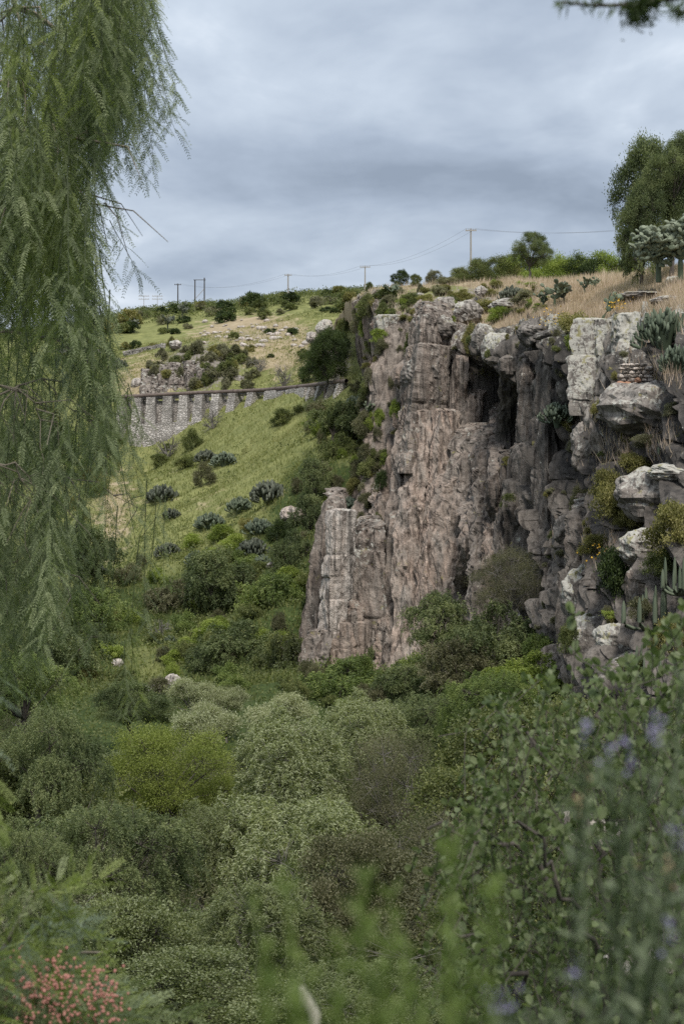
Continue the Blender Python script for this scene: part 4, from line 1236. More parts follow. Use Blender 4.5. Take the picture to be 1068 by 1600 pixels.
def pier(px, ybot, wtop, wbot, dep=1.8):
    """tapered buttress under the pipe with a stepped foot"""
    p, t = aq_at(px)
    nn = np.array((t[1], -t[0]))
    zt = p[2] - 0.32
    zb = (760 - ybot) / F * p[1] - 1.5
    rows = 12
    V, Fq = [], []
    for r in range(rows + 1):
        k = r / rows
        z = zt + (zb - zt) * k
        w_ = wtop + (wbot - wtop) * k
        if k < 0.07:
            w_ *= 1.15
        w_ += 0.05 * math.sin(r * 2.7 + px)
        f_ = 0.7 + 1.2 * k + 0.04 * math.sin(r * 4.1 + px)
        for a, c in ((-1, f_), (1, f_), (1, -dep), (-1, -dep)):
            V.append(np.r_[p[:2] + t * a * w_ / 2 + nn * c, z] + inv)
    V = np.array(V)
    for r in range(rows):
        for q in range(4):
            Fq.append((r * 4 + q, (r + 1) * 4 + q, (r + 1) * 4 + (q + 1) % 4, r * 4 + (q + 1) % 4))
    Fq.append((0, 1, 2, 3))
    me = mesh_np('pier', V, np.array(Fq), M['masonry'])
    return link('pier', me, aqueduct)


for px, yb, a, c in [(192, 714, 1.0, 1.5), (216, 716, 1.2, 2.2), (237, 712, 1.2, 2.3), (263, 704, 1.2, 2.3), (289, 684, 1.2, 2.2), (313, 672, 1.2, 2.0), (340, 656, 1.2, 1.6), (366, 648, 1.2, 1.5),
                     (396, 637, 1.1, 1.4), (491, 630, 1.0, 1.2), (505, 628, 1.0, 1.2), (521, 624, 1.0, 1.1), (536, 620, 0.9, 1.0)]:
    pier(px, yb, a, c)


def wall_strip(name, px0, px1, yt0, yt1, yb0, yb1, off, n=24):
    V = []
    for k in range(n + 1):
        px = px0 + (px1 - px0) * k / n
        p, t = aq_at(px)
        nn = np.array((t[1], -t[0]))
        zt = (760 - (yt0 + (yt1 - yt0) * k / n)) / F * p[1] + R.uniform(-.12, .12)
        zb = (760 - (yb0 + (yb1 - yb0) * k / n)) / F * p[1] - 1.5
        for o, z in ((off - 0.8, zt), (off, zt), (off + 0.35, zb), (off - 0.8, zb)):
            V.append(np.r_[p[:2] + nn * o, z] + inv)
    V = np.array(V)
    Fq = [(k * 4 + q, k * 4 + (q + 1) % 4, k * 4 + 4 + (q + 1) % 4, k * 4 + 4 + q) for k in range(n) for q in range(4)]
    Fq += [(0, 3, 2, 1), (n * 4, n * 4 + 1, n * 4 + 2, n * 4 + 3)]
    link(name, mesh_np(name, V, np.array(Fq), M['masonry']), aqueduct)


wall_strip('retaining_wall', 205, 322, 664, 658, 716, 670, 1.1)
wall_strip('retaining_wall', 205, 372, 627, 624, 712, 646, -0.7)
wall_strip('retaining_wall', 418, 446, 612, 610, 626, 626, 0.6, 8)
wall_strip('retaining_wall', 452, 482, 608, 606, 627, 628, 0.6, 8)

# stone walls on the far hillside
for (pts, lab) in (([(196, 556), (215, 552), (235, 548), (256, 544)], 'pale rubble wall running up to the far crag'),
                   ([(75, 552), (100, 552), (130, 551), (156, 553)], 'rubble wall behind the hanging branches on the far hillside')):
    hp = [hit(*p) for p in pts]
    hp = np.array([tuple(h) for h in hp if h is not None])
    o = thing('stone_wall', lab, 'stone wall', hp[0])
    b = Acc()
    for t in np.linspace(0, len(hp) - 1, 70):
        p = spline(hp, np.array([t]))[0]
        for z in (0.0, 0.35, 0.7):
            s_ = R.uniform(0.4, 0.75)
            b.box(p - hp[0] + (R.uniform(-.1, .1), R.uniform(-.2, .2), z), (s_, s_ * 0.8, s_ * 0.6), R.uniform(0, 3))
    link('stones', b.mesh('stones', M['masonry']), o, kind='stuff')

# ------------------------------------------------------------------ poles and lines
M['pole_pale'] = plain_mat('weathered_pole', (0.24, 0.22, 0.20), (0.36, 0.33, 0.30), 2)
M['pole_dark'] = plain_mat('tarred_pole', (0.035, 0.032, 0.03), (0.07, 0.06, 0.055), 2)
M['wire'] = plain_mat('line_wire', (0.12, 0.12, 0.13), (0.16, 0.16, 0.17), 1)
TOPS = {}


def pole(px, ytop, ybase, d, r, mat, label, arms=1, key=None, arm=1.0):
    c = P(px, ybase, d)
    h = (ybase - ytop) * d / F
    o = thing('utility_pole', label, 'pole', c)
    b = Acc()
    b.tube([(0, 0, -3), (0, 0, h * 0.5), (0, 0, h)], [r, r * 0.85, r * 0.7], 8)
    link('shaft', b.mesh('shaft', M[mat], True), o)
    for k in range(arms):
        b = Acc()
        b.box((0, -r * 0.9, h - 0.35 - 0.9 * k), (2 * arm, 0.12, 0.14))
        ca = link('crossarm', b.mesh('crossarm', M[mat]), o)
        for s in (-0.85, -0.4, 0.4, 0.85):
            b = Acc()
            b.tube([(s * arm, -r * 0.9, h - 0.28 - 0.9 * k), (s * arm, -r * 0.9, h - 0.05 - 0.9 * k)], [0.07, 0.05], 6)
            link('insulator', b.mesh('insulator', M[mat]), ca)
    TOPS[key] = [c + np.array((s * arm, -r * 0.9, h - 0.04)) for s in (-0.85, 0.85)]
    return o


pole(735, 357, 424, 240, 0.16, 'pole_pale', 'pale utility pole rising behind the middle of the plateau skyline', key='a', arm=0.85)
pole(570, 415, 456, 330, 0.15, 'pole_pale', 'faint distant utility pole just left of the round plateau tree', key='b', arm=1.1)
pole(450, 428, 488, 372, 0.20, 'pole_pale', 'pale utility pole standing on the far hillside below the skyline', key='c', arm=0.9)
pole(278, 443, 482, 420, 0.19, 'pole_dark', 'dark single utility pole left of the twin-pole frame', key='d', arm=0.9)
pole(225, 461, 502, 470, 0.10, 'pole_pale', 'thin pale mast, left of the two faint ones on the skyline', 2, 'e', 1.6)
pole(246, 461, 500, 470, 0.10, 'pole_pale', 'thin pale mast, right of the two faint ones on the skyline', 2, 'f', 1.6)
hf = thing('pole_frame', 'dark twin-pole frame with a pale diagonal brace on the far skyline', 'pole', P(312, 484, 420))
k_ = 420 / F
for s, yt in ((-7.3, 437), (7.3, 434)):
    b = Acc()
    b.tube([(s * k_, 0, -3), (s * k_, 0, (484 - yt) * k_)], [0.2, 0.15], 8)
    link('shaft', b.mesh('shaft', M['pole_dark'], True), hf)
b = Acc()
b.box((0, -0.2, (484 - 437.5) * k_), (19 * k_, 0.14, 0.16))
link('crossbeam', b.mesh('crossbeam', M['pole_dark']), hf)
b = Acc()
b.tube([(-6.8 * k_, -0.2, (484 - 467) * k_), (6.8 * k_, -0.2, (484 - 452) * k_)], [0.07, 0.07], 5)
link('brace', b.mesh('brace', M['pole_pale']), hf)


def wire(a, c, sag, label):
    o = thing('power_line', label, 'power line', a[0])
    for p0, p1 in zip(a, c):
        b = Acc()
        t = np.linspace(0, 1, 24)[:, None]
        pts = p0 + (p1 - p0) * t - np.c_[np.zeros((24, 2)), sag * 4 * t * (1 - t)] - a[0]
        b.tube(pts, np.full(24, 0.013), 4)
        link('wire', b.mesh('wire', M['wire']), o)


wire(TOPS['a'], TOPS['b'], 1.5, 'thin power line between the plateau pole and the faint distant pole')
wire(TOPS['b'], TOPS['c'], 1.2, 'thin power line from the faint distant pole to the hillside pole')
wire(TOPS['a'], [P(1120, 338, 200) + np.array((s, 0, 0)) for s in (0, 1.5)], 1.3, 'thin power line running from the plateau pole to the right edge')
wire(TOPS['c'], TOPS['d'], 2.0, 'thin power line from the hillside pole to the dark single pole')
def blades(pos, h, w_, lean):
    n = len(pos)
    az = rng.uniform(0, 6.28, n)
    sd = np.c_[np.cos(az), np.sin(az), np.zeros(n)] * (w_ * rng.uniform(0.6, 1.3, n) / 2)[:, None]
    ln = rng.normal(size=(n, 3)) * lean * np.array((1, 1, 0)) * h[:, None]
    V = np.stack([pos - sd, pos + sd, pos + ln + np.c_[np.zeros((n, 2)), h]], 1).reshape(-1, 3)
    return V, np.arange(n * 3).reshape(n, 3)


def surf_points(V, Fq, n, wfun):
    a, b_, c, d_ = (V[Fq[:, q]] for q in range(4))
    ctr = (a + c) / 2
    area = np.linalg.norm(np.cross(c - a, d_ - b_), axis=1)
    wt = area * wfun(ctr)
    f = rng.choice(len(Fq), n, p=wt / wt.sum())
    s, t = rng.random((2, n, 1))
    return a[f] * (1 - s) * (1 - t) + b_[f] * s * (1 - t) + c[f] * s * t + d_[f] * (1 - s) * t


def in_view(c):
    px = 534 + F * c[:, 0] / np.maximum(c[:, 1], 1)
    return (px > -60) & (px < 1140)


# ------------------------------------------------------------------ cacti and other odd plants
M['cactus'] = leaf_mat('cactus_skin', (0.060, 0.080, 0.050), (0.105, 0.130, 0.085), (0.17, 0.195, 0.135), trans=0.04, rough=0.6)
M['cactus_dark'] = leaf_mat('old_cactus_skin', (0.042, 0.05, 0.036), (0.082, 0.092, 0.066), (0.15, 0.16, 0.12), trans=0.03, rough=0.7)
M['cactus_blue'] = leaf_mat('blue_cactus_skin', (0.060, 0.078, 0.052), (0.105, 0.13, 0.088), (0.175, 0.205, 0.145), trans=0.03, rough=0.6)
M['pear'] = leaf_mat('prickly_pear_skin', (0.075, 0.095, 0.055), (0.13, 0.155, 0.10), (0.21, 0.235, 0.165), trans=0.05, rough=0.6)
M['yucca'] = leaf_mat('spiky_leaves', (0.09, 0.10, 0.07), (0.16, 0.17, 0.12), (0.26, 0.26, 0.19), trans=0.1)
M['straw'] = leaf_mat('dry_grass_blades', (0.30, 0.225, 0.175), (0.47, 0.37, 0.30), (0.62, 0.51, 0.43), trans=0.35, spec=0.1)
M['meadow'] = leaf_mat('meadow_blades', (0.115, 0.138, 0.044), (0.205, 0.222, 0.08), (0.34, 0.31, 0.16), trans=0.35, spec=0.1)
M['flower_y'] = plain_mat('yellow_flowers', (0.45, 0.25, 0.02), (0.60, 0.38, 0.04), 8)


def stem_path(base, az, out, h, n=7, bend=0.35):
    t = np.linspace(0, 1, n)
    r = out * np.sin(np.minimum(t / bend, 1) * np.pi / 2)
    return np.array(base) + np.stack([np.cos(az) * r, np.sin(az) * r, h * (t ** 1.5)], 1)


def organ_mesh(name, n, R0, h, r, mat, sides=7, seed=0):
    """a dense dome of upright fleshy stems that branch off a short trunk"""
    rr = np.random.default_rng(seed)
    a = Acc()
    a.tube([(0, 0, -0.4), (0, 0, 0.3 * h), (0, 0, 0.6 * h)], [0.2, 0.3 * R0, 0.4 * R0], 8, 0.05)
    for k in range(n):
        az = rr.uniform(0, 6.28)
        o = R0 * math.sqrt(rr.uniform(0.0, 1)) * rr.uniform(0.85, 1.1)
        ztop = h * math.sqrt(max(0.06, 1.04 - (o / R0) ** 2 * 0.92)) * rr.uniform(0.8, 1.08)
        ln = rr.uniform(0.35, 0.75) * h * 0.6
        tip = np.array((math.cos(az) * o, math.sin(az) * o, ztop))
        ft = np.array((math.cos(az) * o * 0.72, math.sin(az) * o * 0.72, max(ztop - ln, 0.05)))
        el = np.array((tip[0] * 0.97, tip[1] * 0.97, ft[2] + 0.45 * (tip[2] - ft[2])))
        p = spline(np.array([ft, el, tip]), np.linspace(0, 2, 6)) + rr.normal(size=(6, 3)) * 0.012
        V, Fq = tube(p, r * rr.uniform(0.8, 1.25) * np.array([0.8, 1, 1.05, 1.05, 0.95, 0.4]), sides)
        a.add(V, Fq, np.clip(0.45 + rr.normal(0, 0.22), 0, 1))
    return a.mesh(name, mat, True)


def pad_mesh(a, c, up_, nrm_, l, w_, th, tint):
    """one flattened pad, its foot at c"""
    nt = 10
    ang = np.linspace(0, 2 * np.pi, nt, endpoint=False)
    side = np.cross(up_, nrm_)
    egg = 1 + 0.18 * np.sin(ang)
    rim_ = c + up_ * (l / 2) + np.outer(np.cos(ang) * w_ / 2 * egg, side) + np.outer(np.sin(ang) * l / 2, up_)
    mid_ = c + up_ * (l / 2) + 0.72 * (rim_ - c - up_ * (l / 2))
    V = np.vstack([rim_, mid_ + nrm_ * th / 2, mid_ - nrm_ * th / 2, [c + up_ * l / 2 + nrm_ * th * 0.6], [c + up_ * l / 2 - nrm_ * th * 0.6]])
    i = np.arange(nt)
    j = (i + 1) % nt
    a.add(V, np.vstack([np.stack([i, j, j + nt, i + nt], 1), np.stack([j, i, i + 2 * nt, j + 2 * nt], 1)]), tint)
    a.add(V, np.vstack([np.stack([i + nt, j + nt, np.full(nt, 3 * nt)], 1), np.stack([j + 2 * nt, i + 2 * nt, np.full(nt, 3 * nt + 1)], 1)]), tint)


def pear_mesh(name, npad, mat, seed, l=0.34, lean=(0, 0), trunk=0.6, wide=0.8):
    rr = np.random.default_rng(seed)
    a = Acc()
    if trunk:
        a.tube([(0, 0, -0.3), (lean[0] * 0.3, lean[1] * .3, trunk * 0.6), (lean[0] * .6, lean[1] * .6, trunk)], [0.09, 0.075, 0.06], 7, 0.0)
    tips = [(np.array((lean[0] * .6, lean[1] * .6, trunk * 0.95)), np.array((lean[0], lean[1], 1.0)), 0)] * 3
    gmax = 4 if npad < 100 else 14
    for k in range(npad):
        ok = [t_ for t_ in tips if t_[2] < gmax]
        c, u0, g = ok[min(len(ok) - 1, int(len(ok) * rr.random() ** (0.75 if npad > 100 else 0.9)))]
        u_ = u0 * 0.6 + rr.normal(size=3) * np.array((wide, wide, 0.35)) + (lean[0] * 0.25, 0, 0.42 if npad < 100 else 0.3)
        u_ /= np.linalg.norm(u_)
        n_ = np.cross(u_, rr.normal(size=3))
        n_ /= np.linalg.norm(n_)
        ll = l * rr.uniform(0.75, 1.2)
        pad_mesh(a, c, u_, n_, ll, ll * rr.uniform(0.62, 0.85), 0.06, np.clip(0.42 + 0.06 * g + rr.normal(0, 0.16), 0, 1))
        tips.append((c + u_ * ll * 0.93, u_, g + 1))
    return a.mesh(name, mat, False)


def g_first(k):
    return k < 8


def twig_mesh(name, mat, seed, h=1.6, n=9, depth=3, r=0.05):
    rr = np.random.default_rng(seed)
    a = Acc()

    def grow(p, d, l, r, g):
        pts = [p]
        for q in range(3):
            d = d + rr.normal(size=3) * 0.22
            d /= np.linalg.norm(d)
            pts.append(pts[-1] + d * l / 3)
        a.tube(pts, np.linspace(r, r * 0.55, 4), 4, 0.5)
        if g:
            for q in range(rr.integers(2, 5)):
                s = pts[rr.integers(1, 4)]
                grow(s, d + rr.normal(size=3) * 0.65 + (0, 0, 0.15), l * rr.uniform(0.55, 0.8), r * 0.5, g - 1)
    for k in range(n):
        grow(np.zeros(3), np.array((*rr.normal(size=2) * 0.55, 1.0)), h * 0.5, r, depth)
    return a.mesh(name, mat)


def plant(px, pyb, hpx, me, h0, label, name, cat, mat=None, group=None, d=None, rz=None, wx=1.0, sink=0.05):
    """a plant of mesh height h0 whose foot is on the land along (px, pyb) and which stands hpx photo pixels tall"""
    h = hit(px, pyb) if d is None else Vector(P(px, pyb, d))
    s = hpx * h.y / F / h0 * (0.72 if name == 'organ_cactus' and px < 520 else 1.0)
    o = thing(name, label, cat, (h.x, h.y, h.z - sink), group, R.uniform(0, 6.28) if rz is None else rz, me)
    o.scale = (s * wx, s * wx, s)
    if mat:
        set_mat(o, M[mat])
    return o


ORG = [organ_mesh('organ_cactus', 150, 1.3, 1.5, 0.075, M['cactus'], 5, q) for q in range(3)]
ORGN = organ_mesh('organ_cactus', 130, 1.25, 1.6, 0.062, M['cactus'], 8, 8)
PEAR = [pear_mesh('prickly_pear', 46, M['pear'], q) for q in range(3)]
CHOL = [twig_mesh('twiggy_shrub', M['bark_grey'], q, 1.6, 7, 3, 0.045) for q in range(2)]

CACTI = [
    (254, 784, 40, 'org', 'cactus_dark', 'dark grey organ cactus alone in the middle of the left meadow'),
    (350, 728, 34, 'org', 'cactus_blue', 'bluish green domed organ cactus below the stone piers'),
    (322, 722, 30, 'org', 'cactus_dark', 'dark organ cactus left of the bluish domed one'),
    (268, 810, 24, 'org', 'cactus_dark', 'low dark cactus under the one alone in the meadow'),
    (421, 785, 52, 'org', 'cactus_dark', 'large dark organ cactus with pale stems at the right edge of the meadow'),
    (375, 800, 36, 'org', 'cactus', 'organ cactus left of the large dark one at the meadow edge'),
    (328, 826, 38, 'org', 'cactus', 'green organ cactus at the lower edge of the meadow'),
    (262, 870, 34, 'org', 'cactus_dark', 'dark clump of cactus beside bright scrub under the meadow'),
    (308, 882, 32, 'org', 'cactus_blue', 'grey-blue organ cactus in the bright scrub under the meadow'),
    (405, 835, 38, 'org', 'cactus_blue', 'pale bluish cactus right of the bright scrub'),
    (396, 870, 44, 'org', 'cactus_dark', 'tall dark cactus above the grey boulder in the scrub'),
    (410, 884, 26, 'org', 'cactus', 'green cactus beside the grey boulder in the scrub'),
    (265, 1006, 20, 'org', 'cactus_blue', 'small blue-grey cactus on the lower valley slope'),
    (560, 640, 26, 'org', 'cactus', 'organ cactus clinging to the left edge of the cliff below the aqueduct end'),
    (577, 655, 30, 'pear', 'pear', 'grey-green prickly pear on the left edge of the cliff'),
    (548, 690, 28, 'org', 'cactus_blue', 'pale organ cactus on the slope left of the cliff, under the aqueduct end'),
    (505, 590, 22, 'pear', 'pear', 'pale prickly pear in front of the dark gully tree'),
    (443, 606, 40, 'cholla', None, 'single dark upright shrub above the right half of the aqueduct'),
    (405, 582, 30, 'cholla', None, 'bare grey shrub right of the far crag'),
    (264, 715, 40, 'cholla', None, 'small bare tree at the foot of the stone piers'),
    (333, 670, 36, 'cholla', None, 'small dark bare tree in front of the shorter stone piers'),
    (250, 1000, 36, 'cholla', None, 'bare branching shrub beside the blue-grey cactus on the lower slope'),
    (1036, 545, 66, 'orgn', 'cactus', 'dense many-stemmed columnar cactus on the rim at the right edge'),
    (1058, 580, 44, 'orgn', 'cactus_blue', 'paler columnar cactus in front of the dense one at the right edge'),
    (928, 622, 30, 'orgn', 'cactus_blue', 'small pale cactus in the cleft left of the largest boulder'),
    (870, 660, 34, 'org', 'cactus_blue', 'pale spiky cactus on the dark face under the rim'),
    (935, 508, 54, 'lean', 'pear', 'leaning tree-like prickly pear on the rim among yellow flowers'),
    (866, 482, 46, 'pear', 'pear', 'prickly pear clump on the rim above the dark overhang'),
    (880, 476, 40, 'pear', 'cactus_dark', 'dark upright prickly pear right behind the rim clump'),
    (848, 482, 30, 'pear', 'cactus', 'low green prickly pear at the left of the rim clump'),
    (912, 458, 26, 'pear', 'cactus', 'prickly pear with broad pads behind the leaning one'),
    (930, 452, 22, 'pear', 'pear', 'small prickly pear in the grass behind the leaning one'),
    (800, 470, 26, 'org', 'cactus_dark', 'grey cactus among the shrubs left of the rim prickly pears'),
    (610, 470, 28, 'pear', 'cactus', 'prickly pear on the left end of the plateau rim'),
    (1028, 424, 72, 'big', 'pear', 'prickly pear thicket taller than a person under the plateau tree'),
    (1062, 420, 92, 'big', 'pear', 'prickly pear thicket cut by the right edge under the plateau tree'),
    (708, 748, 34, 'org', 'cactus_dark', 'dark spiky cactus on a ledge in the middle of the cliff'),
    (545, 800, 26, 'org', 'cactus_blue', 'pale cactus behind the free-standing pillar'),
    (566, 845, 20, 'org', 'cactus_blue', 'small pale cactus on top of the second pillar'),
    (150, 900, 30, 'org', 'cactus_dark', 'dark cactus behind the hanging branches below the meadow'),
    (285, 497, 26, 'pear', 'cactus_dark', 'grey prickly pear bush on the skyline under the dark single pole'),
    (208, 520, 24, 'pear', 'cactus_dark', 'grey prickly pear bush on the skyline near the hanging branches'),
    (262, 515, 24, 'pear', 'cactus_dark', 'grey prickly pear bush below the skyline cactus'),
    (185, 576, 24, 'org', 'cactus_dark', 'dark cactus in front of the rubble wall on the far hillside'),
]
BIG = [pear_mesh('prickly_pear', 760, M['pear'], 30 + q, 0.19, trunk=0.3, wide=0.95) for q in range(2)]
LEAN = pear_mesh('prickly_pear', 46, M['pear'], 21, 0.33, (0.75, 0.0), 0.8, 0.45)
for k, (px, pyb, h, kind, mt, lab) in enumerate(CACTI):
    me = {'org': ORG[k % 3], 'orgn': ORGN, 'pear': PEAR[k % 3], 'cholla': CHOL[k % 2], 'big': BIG[k % 2], 'lean': LEAN}[kind]
    h0 = max(v.co.z for v in me.vertices)
    dd = {34: 103.5, 35: 102.5}.get(k)
    plant(px, pyb, h, me, h0, lab, {'cholla': 'bare_shrub', 'org': 'organ_cactus', 'orgn': 'organ_cactus'}.get(kind, 'prickly_pear'), 'shrub' if kind == 'cholla' else 'cactus', mt, d=dd, rz=0.0 if kind == 'lean' else None,
          wx=1.15 if kind == 'org' else 1.0)

# fluted columnar cacti with stems one can count
RIB = []
for q in range(5):
    p = stem_path((0, 0, 0), 0.0, (0.25, 0.6, 0.85, 1.0, 0.45)[q], (1.45, 1.25, 1.05, 0.8, 1.1)[q], 10, 0.45)
    V, Fq = tube(p, 0.058 * np.array([0.75, 0.95, 1, 1, 1, 1, 0.98, 0.92, 0.7, 0.25]), 16)
    c = np.repeat(p, 16, 0)
    kf = np.tile(np.where(np.arange(16) % 2 == 0, 1.12, 0.80), 10)[:, None]
    V = c + (V - c) * kf
    RIB.append(mesh_np('stem', V, Fq, M['cactus'], {'tint': np.clip(np.tile(np.where(np.arange(16) % 2 == 0, 0.85, 0.35), 10), 0, 1)}, True))
for (px, pyb, hpx, nst, d, lab, mt) in [(1022, 985, 92, 16, 69, 'fluted columnar cactus with upright stems beside the reddish boulder', 'cactus'),
                                       (1008, 1062, 72, 12, 66, 'lower fluted columnar cactus under the lowest pair of boulders', 'cactus'),
                                       (1060, 930, 80, 11, 68, 'fluted columnar cactus cut by the right edge above the other two', 'cactus'),
                                       (1043, 722, 50, 7, 79, 'grey-green candelabra cactus on the second lichen boulder', 'cactus_blue')]:
    c = P(px, pyb, d)
    s = hpx * d / F / 1.75
    o = thing('columnar_cactus', lab, 'cactus', c)
    o.scale = (s, s, s)
    for k in range(nst):
        st = link('stem', RIB[k % 5], o, (R.uniform(-.1, .1), R.uniform(-.1, .1), 0))
        st.rotation_euler = (0, 0, k * 2.4 + R.uniform(-.3, .3))
        st.scale = (R.uniform(0.8, 1.2), R.uniform(0.8, 1.2), R.uniform(0.75, 1.05))
        set_mat(st, M[mt])

